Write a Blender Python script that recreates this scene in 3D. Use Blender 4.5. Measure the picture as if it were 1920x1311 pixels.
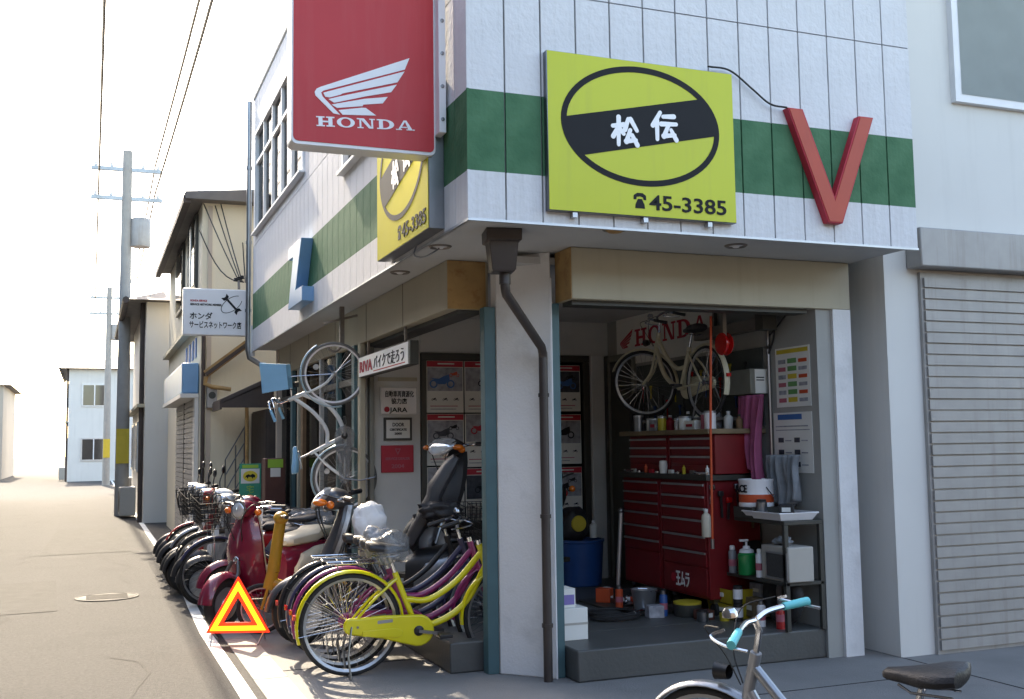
import bpy, bmesh, math, random
from mathutils import Vector, Matrix, noise
random.seed(7)
R = math.radians
scene = bpy.context.scene
for o in list(bpy.data.objects):
    bpy.data.objects.remove(o)

# ------------------------------------------------------------------ camera
cam_d = bpy.data.cameras.new('camera')
cam = bpy.data.objects.new('camera', cam_d)
scene.collection.objects.link(cam)
scene.camera = cam
YAW, PIT, ROL = 0.375, 0.089, -0.014
fw = Vector((math.sin(YAW)*math.cos(PIT), math.cos(YAW)*math.cos(PIT), math.sin(PIT)))
rt = Vector((math.cos(YAW), -math.sin(YAW), 0))
up = rt.cross(fw)
r2 = math.cos(ROL)*rt + math.sin(ROL)*up
u2 = -math.sin(ROL)*rt + math.cos(ROL)*up
cam.matrix_world = Matrix(((r2.x, u2.x, -fw.x, -1.936), (r2.y, u2.y, -fw.y, -5.55), (r2.z, u2.z, -fw.z, 1.50), (0, 0, 0, 1)))
cam_d.sensor_width = 36
cam_d.lens = 2006/1920*36
cam_d.clip_start = 0.05
cam_d.clip_end = 2000

# ------------------------------------------------------------------ sky, sun, exposure
SUN = Vector((-0.06, 0.79, 0.60)).normalized()
el = math.asin(SUN.z)
az = math.atan2(SUN.x, SUN.y)
world = bpy.data.worlds.new('World')
scene.world = world
world.use_nodes = True
nt = world.node_tree
bg = nt.nodes['Background']
sky = nt.nodes.new('ShaderNodeTexSky')
sky.sky_type = 'NISHITA'
sky.sun_disc = False
sky.sun_elevation = el
sky.sun_rotation = az
sky.air_density = 1.0
sky.dust_density = 1.6
sky.ozone_density = 1.0
nt.links.new(sky.outputs[0], bg.inputs[0])
bg.inputs[1].default_value = 0.15
sun_d = bpy.data.lights.new('sun', 'SUN')
sun_d.energy = 2.2
sun_d.angle = R(0.6)
sun_d.color = (1.0, 0.93, 0.82)
sun = bpy.data.objects.new('sun', sun_d)
scene.collection.objects.link(sun)
sun.rotation_euler = SUN.to_track_quat('Z', 'Y').to_euler()
sun.location = (-4, 20, 20)
vs = scene.view_settings
vs.view_transform = 'Standard'
vs.look = 'None'
vs.exposure = 2.5
vs.use_white_balance = True
vs.white_balance_temperature = 7700
vs.gamma = 1
scene.render.film_transparent = False
scene.cycles.max_bounces = 8
scene.cycles.diffuse_bounces = 5
scene.cycles.use_denoising = True

# ------------------------------------------------------------------ materials
def C(h):
    h = h.lstrip('#')
    v = [int(h[i:i+2], 16)/255 for i in (0, 2, 4)]
    return tuple(x/12.92 if x <= .04045 else ((x+.055)/1.055)**2.4 for x in v)

MATS = {}
def pm(name, col, rough=.6, metal=0, var=.12, vs_=6.0, bump=0, bs=80, streak=0, spec=.5, coat=0, trans=0, alpha=1, dirtcol=None, dirt=0, dscale=2.5):
    """procedural material: base colour broken up by noise, optional vertical streaks, patchy dirt and fine bump"""
    if name in MATS:
        return MATS[name]
    if isinstance(col, str):
        col = C(col)
    m = bpy.data.materials.new(name)
    m.use_nodes = True
    t = m.node_tree
    N, L = t.nodes, t.links
    b = N['Principled BSDF']
    tc = N.new('ShaderNodeTexCoord')
    no = N.new('ShaderNodeTexNoise')
    no.inputs['Scale'].default_value = vs_
    no.inputs['Detail'].default_value = 5
    L.new(tc.outputs['Object'], no.inputs['Vector'])
    mr = N.new('ShaderNodeMapRange')
    mr.inputs['From Min'].default_value = .25
    mr.inputs['From Max'].default_value = .75
    mr.inputs['To Min'].default_value = 1-var
    mr.inputs['To Max'].default_value = 1+var*.6
    L.new(no.outputs['Fac'], mr.inputs['Value'])
    mx = N.new('ShaderNodeVectorMath')
    mx.operation = 'SCALE'
    mx.inputs[0].default_value = col
    L.new(mr.outputs[0], mx.inputs['Scale'])
    out = mx.outputs[0]
    if dirt or streak:
        n2 = N.new('ShaderNodeTexNoise')
        mp = N.new('ShaderNodeMapping')
        mp.inputs['Scale'].default_value = (dscale*5, dscale*5, dscale*.35) if streak else (dscale,)*3
        L.new(tc.outputs['Object'], mp.inputs[0])
        L.new(mp.outputs[0], n2.inputs['Vector'])
        n2.inputs['Scale'].default_value = 1
        n2.inputs['Detail'].default_value = 6
        n2.inputs['Roughness'].default_value = .65
        r_ = N.new('ShaderNodeMapRange')
        r_.inputs['From Min'].default_value = .52
        r_.inputs['From Max'].default_value = .8
        r_.inputs['To Max'].default_value = max(dirt, streak)
        L.new(n2.outputs['Fac'], r_.inputs['Value'])
        mc = N.new('ShaderNodeMix')
        mc.data_type = 'RGBA'
        L.new(r_.outputs[0], mc.inputs['Factor'])
        L.new(out, mc.inputs['A'])
        dc = dirtcol or tuple(c*.45 for c in col)
        mc.inputs['B'].default_value = (*dc, 1)
        out = mc.outputs['Result']
    L.new(out, b.inputs['Base Color'])
    b.inputs['Roughness'].default_value = rough
    b.inputs['Metallic'].default_value = metal
    b.inputs['Specular IOR Level'].default_value = spec
    if coat:
        b.inputs['Coat Weight'].default_value = coat
        b.inputs['Coat Roughness'].default_value = .08
    if trans:
        b.inputs['Transmission Weight'].default_value = trans
    b.inputs['Alpha'].default_value = alpha
    if bump:
        n3 = N.new('ShaderNodeTexNoise')
        n3.inputs['Scale'].default_value = bs
        n3.inputs['Detail'].default_value = 4
        L.new(tc.outputs['Object'], n3.inputs['Vector'])
        bp = N.new('ShaderNodeBump')
        bp.inputs['Strength'].default_value = bump
        bp.inputs['Distance'].default_value = .01
        L.new(n3.outputs['Fac'], bp.inputs['Height'])
        L.new(bp.outputs[0], b.inputs['Normal'])
    MATS[name] = m
    return m

def siding_mat():
    """textured siding boards: white with one painted green stripe between two heights"""
    m = pm('siding', (.68, .68, .69), .75, var=.07, vs_=3, bump=.55, bs=30, streak=.40, dirtcol=(.40, .39, .36), spec=.2)
    t = m.node_tree
    N, L = t.nodes, t.links
    b = N['Principled BSDF']
    src = b.inputs['Base Color'].links[0].from_socket
    g = N.new('ShaderNodeNewGeometry')
    s = N.new('ShaderNodeSeparateXYZ')
    L.new(g.outputs['Position'], s.inputs[0])
    a = N.new('ShaderNodeMath'); a.operation = 'GREATER_THAN'; a.inputs[1].default_value = 3.039
    c = N.new('ShaderNodeMath'); c.operation = 'LESS_THAN'; c.inputs[1].default_value = 3.507
    L.new(s.outputs['Z'], a.inputs[0]); L.new(s.outputs['Z'], c.inputs[0])
    mu = N.new('ShaderNodeMath'); mu.operation = 'MULTIPLY'
    L.new(a.outputs[0], mu.inputs[0]); L.new(c.outputs[0], mu.inputs[1])
    mx = N.new('ShaderNodeMix'); mx.data_type = 'RGBA'
    L.new(mu.outputs[0], mx.inputs['Factor'])
    L.new(src, mx.inputs['A'])
    n = N.new('ShaderNodeTexNoise'); n.inputs['Scale'].default_value = 5
    tc = N.new('ShaderNodeTexCoord'); L.new(tc.outputs['Object'], n.inputs['Vector'])
    cr = N.new('ShaderNodeValToRGB')
    cr.color_ramp.elements[0].color = (.05, .145, .075, 1); cr.color_ramp.elements[0].position = .3
    cr.color_ramp.elements[1].color = (.08, .195, .105, 1); cr.color_ramp.elements[1].position = .7
    L.new(n.outputs['Fac'], cr.inputs[0])
    L.new(cr.outputs[0], mx.inputs['B'])
    L.new(mx.outputs['Result'], b.inputs['Base Color'])
    return m

def glass(name, tint=(.8, .85, .85), rough=.03):
    if name in MATS:
        return MATS[name]
    m = bpy.data.materials.new(name)
    m.use_nodes = True
    t = m.node_tree
    b = t.nodes['Principled BSDF']
    tr = t.nodes.new('ShaderNodeBsdfTransparent')
    tr.inputs[0].default_value = (*tint, 1)
    b.inputs['Base Color'].default_value = (.02, .02, .02, 1)
    b.inputs['Roughness'].default_value = rough
    fr = t.nodes.new('ShaderNodeFresnel')
    fr.inputs[0].default_value = 1.5
    mx = t.nodes.new('ShaderNodeMixShader')
    t.links.new(fr.outputs[0], mx.inputs[0])
    t.links.new(tr.outputs[0], mx.inputs[1])
    t.links.new(b.outputs[0], mx.inputs[2])
    t.links.new(mx.outputs[0], t.nodes['Material Output'].inputs[0])
    MATS[name] = m
    return m

def film(name, tint=(.26, .27, .28), opac=.42):
    """thin crinkled clear plastic"""
    if name in MATS:
        return MATS[name]
    m = pm(name, tint, .16, var=.15, vs_=14, bump=1.0, bs=22, spec=.9)
    b = m.node_tree.nodes['Principled BSDF']
    b.inputs['Alpha'].default_value = opac
    return m

M = dict(
 chrome=pm('chrome', '#c9ccd2', .18, 1, var=.08), steel=pm('steel', '#8f9296', .35, 1, var=.15, dirt=.3),
 rubber=pm('rubber', (.018, .018, .019), .75, var=.2, bump=.3, bs=120), blackp=pm('black_plastic', (.02, .02, .022), .42, var=.2),
 seat=pm('seat_vinyl', (.022, .022, .026), .5, var=.2, bump=.25, bs=140), alu=pm('aluminium', '#b9bcc0', .4, .85, var=.1),
 white=pm('white_paint', (.76, .76, .77), .45, var=.05, dirt=.15), cream=pm('cream_plastic', (.62, .57, .46), .38, var=.06, dirt=.12),
 maroon=pm('maroon_paint', (.19, .010, .035), .22, var=.06, coat=.6), red=pm('red_paint', (.42, .012, .014), .3, var=.07, coat=.4),
 toolred=pm('toolbox_red', (.19, .007, .011), .42, var=.12, dirt=.35, dirtcol=(.09, .01, .012)),
 yellow=pm('yellow_paint', (.72, .63, .012), .28, var=.05, coat=.4), purple=pm('magenta_paint', (.27, .022, .13), .3, var=.07, coat=.3),
 navy=pm('navy_paint', (.035, .035, .085), .3, var=.1, coat=.3), silver=pm('silver_paint', '#9ea1a6', .3, .6, var=.08),
 greytyre=pm('grey_tyre', (.16, .16, .155), .8, var=.15), pale=pm('pale_grey_paint', (.68, .72, .74), .3, var=.08, coat=.3), blue=pm('light_blue_paint', (.13, .30, .52), .4, var=.06),
 skyblue=pm('sky_blue_plastic', (.20, .45, .68), .45, var=.07), ochre=pm('ochre_paint', (.52, .27, .025), .4, var=.12, dirt=.3),
 creambike=pm('cream_paint', (.62, .58, .43), .35, var=.08), brownpipe=pm('brown_pipe', (.045, .035, .032), .45, var=.15, dirt=.3, dirtcol=(.12, .11, .10)),
 teal=pm('teal_rail', (.055, .125, .14), .5, var=.15, streak=.35, dirtcol=(.05, .10, .11)),
 pillar=pm('pillar_paint', (.72, .72, .72), .7, var=.10, vs_=2.2, bump=.25, bs=60, dirt=.5, dirtcol=(.33, .33, .32), dscale=3.2),
 beam=pm('beam_paint', (.43, .39, .29), .6, var=.08, vs_=2, streak=.3, dirtcol=(.30, .25, .17)),
 rust=pm('rusted_beam_end', (.40, .25, .10), .7, var=.3, vs_=5, dirt=1.0, dirtcol=(.20, .065, .015), dscale=11),
 soffit=pm('soffit_board', (.48, .49, .49), .75, var=.08, vs_=1.5, dirt=.25, dscale=2),
 partition=pm('partition_paint', (.60, .60, .58), .75, var=.06, vs_=2, dirt=.25, dscale=1.6), inwall=pm('interior_wall', (.34, .34, .32), .75, var=.08, vs_=2, dirt=.3, dscale=1.6), infloor=pm('shop_floor', (.085, .088, .085), .45, var=.2, vs_=2.5, bump=.2, bs=40, dirt=.6, dirtcol=(.07, .07, .07)),
 asphalt=pm('asphalt', (.046, .045, .045), .9, var=.4, vs_=38, bump=1.0, bs=90, dirt=.7, dirtcol=(.024, .024, .024), dscale=.9),
 sealant=pm('joint_sealant', (.22, .22, .22), .8), concrete=pm('concrete_apron', (.20, .195, .19), .8, var=.2, vs_=1.7, bump=.45, bs=90, dirt=.5, dirtcol=(.11, .105, .10), dscale=1.1),
 darkframe=pm('dark_frame', (.045, .045, .038), .5, var=.15), wood=pm('wood_post', (.20, .12, .06), .65, var=.25, streak=.5),
 olive=pm('olive_board', (.19, .19, .16), .6, var=.15), paper=pm('paper', (.74, .74, .70), .8, var=.04), print_red=pm('print_red', (.45, .02, .04), .6, var=.1),
 print_dark=pm('print_dark', (.05, .055, .07), .6, var=.6, vs_=25), print_grey=pm('print_grey', (.34, .35, .39), .6, var=.5, vs_=18),
 ink=pm('black_ink', (.015, .015, .017), .6, var=.1, spec=.2), signyellow=pm('sign_yellow', (.55, .58, .035), .3, var=.05, vs_=1.5, streak=.30, dirtcol=(.40, .40, .06), spec=.3),
 signyellow2=pm('sign_yellow_faded', (.62, .56, .045), .65, var=.08, vs_=2, dirt=.25, dirtcol=(.5, .47, .10), spec=.15),
 signred=pm('sign_red', (.52, .035, .042), .42, var=.10, vs_=1.5, streak=.25, dirtcol=(.55, .12, .12), spec=.3), signwhite=pm('sign_white', (.78, .78, .80), .35, var=.04, dirt=.12),
 orange=pm('orange_red', (.55, .075, .022), .5, var=.1), bluetub=pm('blue_tub', (.012, .075, .26), .4, var=.12), green=pm('green_liquid', (.0, .24, .06), .2, var=.05, coat=.4),
 pinkcloth=pm('pink_cloth', (.36, .085, .18), .9, var=.2), greycloth=pm('grey_cloth', (.22, .24, .26), .9, var=.3, vs_=12),
 yellowbox=pm('yellow_box', (.50, .40, .03), .5, var=.15, dirt=.3), brown=pm('dark_brown_sheet', (.07, .05, .042), .65, var=.2, streak=.4),
 creamwall=pm('cream_stucco', (.72, .65, .50), .85, var=.07, vs_=1, bump=.3, bs=50, streak=.22, dirtcol=(.38, .34, .26), dscale=1),
 housewhite=pm('house_white', (.66, .65, .62), .8, var=.06, vs_=1, streak=.2, dscale=1), rooftile=pm('roof_tile', (.16, .14, .125), .7, var=.25, vs_=4),
 shutter=pm('shutter_grey', (.36, .345, .33), .55, .2, var=.12, streak=.6, dirtcol=(.20, .17, .14)), amber=pm('amber_lens', (.75, .17, .01), .15, var=.05, coat=.5),
 redlens=pm('red_lens', (.5, .01, .01), .15, var=.05, coat=.5), clearlens=pm('clear_lens', (.8, .82, .85), .05, .6, var=.1), 
 cable=pm('cable_black', (.02, .02, .02), .6), plank=pm('worktop_wood', (.22, .16, .09), .7, var=.3, dirt=.5), film=film('clear_plastic'), filmw=film('milky_plastic', (.34, .35, .37), .62),
 bagwhite=pm('white_bag', (.80, .80, .82), .4, var=.06, bump=.6, bs=20), hook=pm('hook_steel', (.22, .2, .18), .5, .6, var=.2, dirt=.5, dirtcol=(.16, .07, .03)),
 roadwhite=pm('road_paint', (.78, .78, .76), .7, var=.1, dirt=.3, dscale=9), aqua=pm('aqua_rubber', (.10, .55, .58), .5, var=.08),
 delgreen=pm('delivery_green', (.02, .30, .19), .45, var=.06), delyellow=pm('delivery_yellow', (.7, .55, .03), .45, var=.06), lime=pm('lime', (.30, .55, .05), .5, var=.06),
 gunmetal=pm('gunmetal_paint', (.055, .058, .07), .3, .3, var=.1, coat=.4), palefender=pm('pale_blue_fender', (.34, .50, .60), .3, var=.06, coat=.3), concpole=pm('pole_concrete', (.33, .32, .30), .8, var=.1, streak=.3), patch=pm('asphalt_patch', (.038, .037, .036), .9, var=.25, bump=.7, bs=120), iron=pm('cast_iron', (.03, .027, .025), .75, 0, var=.3, bump=.4, bs=60), greyseat=pm('grey_seat_vinyl', (.05, .05, .056), .45, var=.15, bump=.2, bs=120), darkpane=pm('dark_window_pane', (.03, .035, .04), .06, var=.1, spec=.7), purewhite=pm('reflective_white', (.88, .88, .88), .4, var=.02), pegboard=pm('pegboard', (.075, .085, .08), .7, var=.2), darkwood=pm('dark_boards', (.06, .045, .037), .7, var=.25, streak=.4),
 curtain=pm('curtain', (.62, .62, .60), .9, var=.1, streak=.4), vred=pm('v_sign_red', (.48, .06, .028), .5, var=.12, vs_=3, streak=.35, dirtcol=(.30, .05, .03)),
 darkhouse=pm('house_dark_grey', (.13, .125, .12), .85, var=.1, vs_=1), brownhouse=pm('house_brown', (.11, .085, .065), .85, var=.1, vs_=1),
 grate=pm('speaker_grate', (.06, .06, .06), .6, var=.3, vs_=60), beige=pm('beige_plastic', (.42, .40, .36), .5, var=.06), pinkprint=pm('print_pink', (.45, .12, .16), .6, var=.15),
 blueprint=pm('print_blue', (.04, .14, .38), .6, var=.1), greenprint=pm('print_green', (.12, .30, .10), .6, var=.2), yprint=pm('print_yellow', (.6, .45, .04), .6, var=.1),
 brownbox=pm('red_brown_box', (.10, .035, .025), .6, var=.2), violet=pm('print_violet', (.20, .16, .42), .6, var=.1), mesh=pm('black_wire', (.02, .02, .02), .5, .3), clay=pm('house_beige', (.52, .44, .36), .85, var=.06, vs_=1),
)
M['siding'] = siding_mat()
M['glass'] = glass('window_glass')
M['darkglass'] = glass('shopfront_glass', (.55, .58, .58))
tri = bpy.data.materials.new('retroreflector_flash_glow')  # emission stands in for camera flash thrown back by the reflectors
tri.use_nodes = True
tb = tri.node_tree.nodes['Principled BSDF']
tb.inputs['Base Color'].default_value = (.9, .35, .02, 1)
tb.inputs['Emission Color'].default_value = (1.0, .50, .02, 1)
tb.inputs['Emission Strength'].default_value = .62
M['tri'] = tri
tri2 = bpy.data.materials.new('red_flash_glow')  # red flash glow painted in as emission, not a lamp
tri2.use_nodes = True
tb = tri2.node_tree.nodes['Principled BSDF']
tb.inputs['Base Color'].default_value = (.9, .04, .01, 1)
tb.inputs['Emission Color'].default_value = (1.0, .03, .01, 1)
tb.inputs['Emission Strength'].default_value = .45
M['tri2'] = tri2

# ------------------------------------------------------------------ mesh helpers
COL = scene.collection
class MB:
    """collects simple solids into one mesh"""
    def __init__(s):
        s.v, s.f = [], []
    def add(s, vs, fs):
        o = len(s.v)
        s.v += [tuple(p) for p in vs]
        s.f += [tuple(i+o for i in f) for f in fs]
        return s
    def box(s, c, d, rz=0, ry=0, rx=0):
        hx, hy, hz = d[0]/2, d[1]/2, d[2]/2
        P = [Vector((x, y, z)) for x in (-hx, hx) for y in (-hy, hy) for z in (-hz, hz)]
        if rz or ry or rx:
            mt = Matrix.Rotation(rz, 3, 'Z') @ Matrix.Rotation(ry, 3, 'Y') @ Matrix.Rotation(rx, 3, 'X')
            P = [mt @ p for p in P]
        P = [p+Vector(c) for p in P]
        return s.add(P, [(0, 1, 3, 2), (4, 6, 7, 5), (0, 4, 5, 1), (2, 3, 7, 6), (0, 2, 6, 4), (1, 5, 7, 3)])
    def b2(s, a, b):
        return s.box([(a[i]+b[i])/2 for i in range(3)], [abs(b[i]-a[i]) for i in range(3)])
    def tube(s, pts, r, n=8, closed=False, cap=True):
        pts = [Vector(p) for p in pts]
        rs = r if isinstance(r, (list, tuple)) else [r]*len(pts)
        m = len(pts)
        base = len(s.v)
        prev = None
        for i, p in enumerate(pts):
            if closed:
                t = pts[(i+1) % m]-pts[i-1]
            else:
                t = pts[min(i+1, m-1)]-pts[max(i-1, 0)]
            t = t.normalized() if t.length > 1e-9 else Vector((0, 0, 1))
            if prev is None:
                a = Vector((0, 0, 1)) if abs(t.z) < .9 else Vector((1, 0, 0))
                u = t.cross(a).normalized()
            else:
                u = (prev-t*prev.dot(t))
                u = u.normalized() if u.length > 1e-6 else t.orthogonal().normalized()
            prev = u
            w = t.cross(u)
            for k in range(n):
                an = 2*math.pi*k/n
                s.v.append(tuple(p+(u*math.cos(an)+w*math.sin(an))*rs[i]))
        for i in range(m if closed else m-1):
            j = (i+1) % m
            for k in range(n):
                l = (k+1) % n
                s.f.append((base+i*n+k, base+i*n+l, base+j*n+l, base+j*n+k))
        if cap and not closed:
            s.f.append(tuple(base+k for k in reversed(range(n))))
            s.f.append(tuple(base+(m-1)*n+k for k in range(n)))
        return s
    def bar(s, a, b, w, h, upv=(0, 0, 1)):
        a, b = Vector(a), Vector(b)
        t = (b-a).normalized()
        u = Vector(upv)
        if abs(u.dot(t)) > .98:
            u = Vector((1, 0, 0))
        sx = t.cross(u).normalized()*w/2
        sz = sx.cross(t).normalized()*h/2
        P = [a-sx-sz, a+sx-sz, a+sx+sz, a-sx+sz, b-sx-sz, b+sx-sz, b+sx+sz, b-sx+sz]
        return s.add(P, [(0, 1, 2, 3), (7, 6, 5, 4), (0, 4, 5, 1), (1, 5, 6, 2), (2, 6, 7, 3), (3, 7, 4, 0)])
    def lathe(s, prof, c, axis='z', n=24, a0=0, a1=2*math.pi):
        """prof: (radius, height along axis)"""
        full = abs(a1-a0-2*math.pi) < 1e-6
        cnt = n if full else n+1
        base = len(s.v)
        c = Vector(c)
        for i in range(cnt):
            a = a0+(a1-a0)*i/n
            for r, h in prof:
                if axis == 'z': p = Vector((r*math.cos(a), r*math.sin(a), h))
                elif axis == 'y': p = Vector((r*math.cos(a), h, r*math.sin(a)))
                else: p = Vector((h, r*math.cos(a), r*math.sin(a)))
                s.v.append(tuple(c+p))
        k = len(prof)
        for i in range(n):
            j = (i+1) % cnt
            for q in range(k-1):
                s.f.append((base+i*k+q, base+j*k+q, base+j*k+q+1, base+i*k+q+1))
        return s
    def prism(s, poly, o, ux, uy, d, hole=None):
        """extrude a 2-D polygon (in the frame o, ux, uy) by d along ux x uy"""
        o, ux, uy = Vector(o), Vector(ux), Vector(uy)
        nrm = ux.cross(uy)
        k = len(poly)
        area = sum(poly[i][0]*poly[(i+1) % k][1]-poly[(i+1) % k][0]*poly[i][1] for i in range(k))
        if area < 0:
            poly = list(reversed(poly))
        A = [o+ux*p[0]+uy*p[1] for p in poly]
        B = [p+nrm*d for p in A]
        s.add(A+B, [tuple(range(k-1, -1, -1)), tuple(range(k, 2*k))]+[(i, (i+1) % k, (i+1) % k+k, i+k) for i in range(k)])
        return s
    def ring(s, ce, ra, rb, t, o, ux, uy, d, n=64, a0=0, a1=2*math.pi):
        """flat elliptical ring plate, width t inward"""
        o, ux, uy = Vector(o), Vector(ux), Vector(uy)
        nrm = ux.cross(uy)
        cnt = n+1
        base = len(s.v)
        for i in range(cnt):
            a = a0+(a1-a0)*i/n
            for (x, y) in ((ra, rb), (ra-t, rb-t)):
                p = o+ux*(ce[0]+x*math.cos(a))+uy*(ce[1]+y*math.sin(a))
                s.v.append(tuple(p)); s.v.append(tuple(p+nrm*d))
        for i in range(n):
            p, q = base+i*4, base+(i+1)*4
            s.f += [(p+1, p+3, q+3, q+1), (p, p+1, q+1, q), (p+2, q+2, q+3, p+3)]
        return s
    def loft(s, secs, cap=True):
        n = len(secs[0])
        base = len(s.v)
        for sec in secs:
            s.v += [tuple(p) for p in sec]
        for i in range(len(secs)-1):
            for k in range(n):
                l = (k+1) % n
                s.f.append((base+i*n+k, base+i*n+l, base+(i+1)*n+l, base+(i+1)*n+k))
        if cap:
            s.f.append(tuple(base+k for k in reversed(range(n))))
            s.f.append(tuple(base+(len(secs)-1)*n+k for k in range(n)))
        return s
    def sphere(s, c, r, n=12, m=8, sc=(1, 1, 1)):
        c = Vector(c)
        base = len(s.v)
        for i in range(m+1):
            th = math.pi*i/m
            for k in range(n):
                a = 2*math.pi*k/n
                s.v.append((c.x+r*sc[0]*math.sin(th)*math.cos(a), c.y+r*sc[1]*math.sin(th)*math.sin(a), c.z+r*sc[2]*math.cos(th)))
        for i in range(m):
            for k in range(n):
                l = (k+1) % n
                s.f.append((base+i*n+k, base+(i+1)*n+k, base+(i+1)*n+l, base+i*n+l))
        return s
    def mesh(s, name):
        me = bpy.data.meshes.new(name)
        me.from_pydata(s.v, [], s.f)
        bm = bmesh.new()
        bm.from_mesh(me)
        bmesh.ops.remove_doubles(bm, verts=bm.verts, dist=1e-5)
        bmesh.ops.recalc_face_normals(bm, faces=bm.faces)
        bm.to_mesh(me)
        bm.free()
        return me
    def build(s, name, mat, parent=None, bevel=0, smooth=True, ang=38):
        return mesh_obj(name, s.mesh(name), mat, parent, bevel, smooth, ang)

def mesh_obj(name, me, mat, parent=None, bevel=0, smooth=True, ang=38):
    if isinstance(mat, str):
        mat = M[mat]
    me.materials.clear()
    me.materials.append(mat)
    if smooth:
        for p in me.polygons:
            p.use_smooth = True
        me.set_sharp_from_angle(angle=R(ang))
    o = bpy.data.objects.new(name, me)
    COL.objects.link(o)
    if parent:
        o.parent = parent
    if bevel:
        md = o.modifiers.new('bevel', 'BEVEL')
        md.width = bevel
        md.segments = 2
        md.limit_method = 'ANGLE'
        md.angle_limit = R(45)
    return o

def tag(o, label, cat, group=None, kind=None):
    if label: o['label'] = label
    if cat: o['category'] = cat
    if group: o['group'] = group
    if kind: o['kind'] = kind
    return o

def thing(name, label, cat, loc=(0, 0, 0), rz=0, group=None, mat=None, kind=None):
    o = bpy.data.objects.new(name, None)
    o.empty_display_size = .1
    COL.objects.link(o)
    if mat is not None:
        o.matrix_world = mat
    else:
        o.location = loc
        o.rotation_euler = (0, 0, rz)
    return tag(o, label, cat, group, kind)

def structure(o):
    o['kind'] = 'structure'
    return o

def text_mesh(txt, size=1.0, ext=.002, bold=0.0, align='LEFT', sx=1.0):
    cu = bpy.data.curves.new('lettering', 'FONT')
    cu.body = txt
    cu.size = size
    cu.extrude = ext
    cu.offset = bold
    cu.align_x = align
    cu.resolution_u = 3
    ob = bpy.data.objects.new('lettering', cu)
    COL.objects.link(ob)
    bpy.context.view_layer.update()
    me = bpy.data.meshes.new_from_object(ob.evaluated_get(bpy.context.evaluated_depsgraph_get()))
    bpy.data.objects.remove(ob)
    bpy.data.curves.remove(cu)
    if sx != 1:
        me.transform(Matrix.Diagonal((sx, 1, 1, 1)))
    return me

def frame_m(o, ux, uy):
    ux, uy = Vector(ux).normalized(), Vector(uy).normalized()
    n = ux.cross(uy)
    return Matrix(((ux.x, uy.x, n.x, o[0]), (ux.y, uy.y, n.y, o[1]), (ux.z, uy.z, n.z, o[2]), (0, 0, 0, 1)))

def letter(name, txt, size, o, ux, uy, mat, parent, bold=0.0, align='LEFT', width=None, ext=.002):
    """text laid on a plane; width: squeeze to this width"""
    me = text_mesh(txt, size, ext, bold, align)
    if width and len(me.vertices):
        xs = [v.co.x for v in me.vertices]
        w = max(xs)-min(xs)
        me.transform(Matrix.Diagonal((width/w, 1, 1, 1)))
    me.transform(frame_m(o, ux, uy))
    return mesh_obj(name, me, mat, parent, smooth=False)

def curve(pts, n=8):
    """Catmull-Rom through points"""
    P = [Vector(p) for p in pts]
    P = [2*P[0]-P[1]]+P+[2*P[-1]-P[-2]]
    out = []
    for i in range(1, len(P)-2):
        for k in range(n):
            t = k/n
            a, b, c, d = P[i-1], P[i], P[i+1], P[i+2]
            out.append(.5*((2*b)+(c-a)*t+(2*a-5*b+4*c-d)*t*t+(3*b-a-3*c+d)*t**3))
    out.append(P[-2])
    return out

def arcpts(c, r, a0, a1, n=20):
    return [(c[0]+r*math.cos(a0+(a1-a0)*i/n), c[1], c[2]+r*math.sin(a0+(a1-a0)*i/n)) for i in range(n+1)]

def sect(c, hw, hh, ax='x', n=16, e=2.4, tilt=0):
    """superellipse cross-section, normal along the local X axis (tilted about Y)"""
    out = []
    for k in range(n):
        a = 2*math.pi*k/n
        y = hw*math.copysign(abs(math.cos(a))**(2/e), math.cos(a))
        z = hh*math.copysign(abs(math.sin(a))**(2/e), math.sin(a))
        out.append((c[0]-z*math.sin(tilt), c[1]+y, c[2]+z*math.cos(tilt)))
    return out

def fender(mb, c, r, hw, a0, a1, n=22, th=.004):
    """mudguard: arched strip following a wheel in the XZ plane"""
    secs = []
    for i in range(n+1):
        a = a0+(a1-a0)*i/n
        d = Vector((math.cos(a), 0, math.sin(a)))
        prof = [(-hw, -hw*.55), (-hw*.6, -hw*.12), (0, 0), (hw*.6, -hw*.12), (hw, -hw*.55)]
        o = [Vector(c)+d*(r+h)+Vector((0, y, 0)) for y, h in prof]
        q = [Vector(c)+d*(r+h-th)+Vector((0, y*.93, 0)) for y, h in reversed(prof)]
        secs.append(o+q)
    mb.loft(secs)
    return mb

def drape(w, h, folds, seed, depth=.05, taper=.6, n=40, m=24):
    """cloth hanging from its top edge, pleated, in the local YZ plane, solid thickness added by the caller"""
    rnd = random.Random(seed)
    ph = [rnd.uniform(0, 6.28) for _ in range(3)]
    mb = MB()
    for j in range(m+1):
        v = j/m
        ww = w*(1-taper*(v**.7)*(1-v*.25))
        for i in range(n+1):
            u = i/n
            x = depth*(.5+v*.6)*math.sin(u*folds*6.28+ph[0]+v*1.3)+.3*depth*math.sin(u*folds*15+ph[1])
            y = (u-.5)*ww+.02*math.sin(v*5+ph[2])
            z = -h*v*(1-.10*math.sin(u*5+ph[1]))
            mb.v.append((x, y, z))
    for j in range(m):
        for i in range(n):
            a = j*(n+1)+i
            mb.f.append((a, a+1, a+n+2, a+n+1))
    return mb

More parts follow.
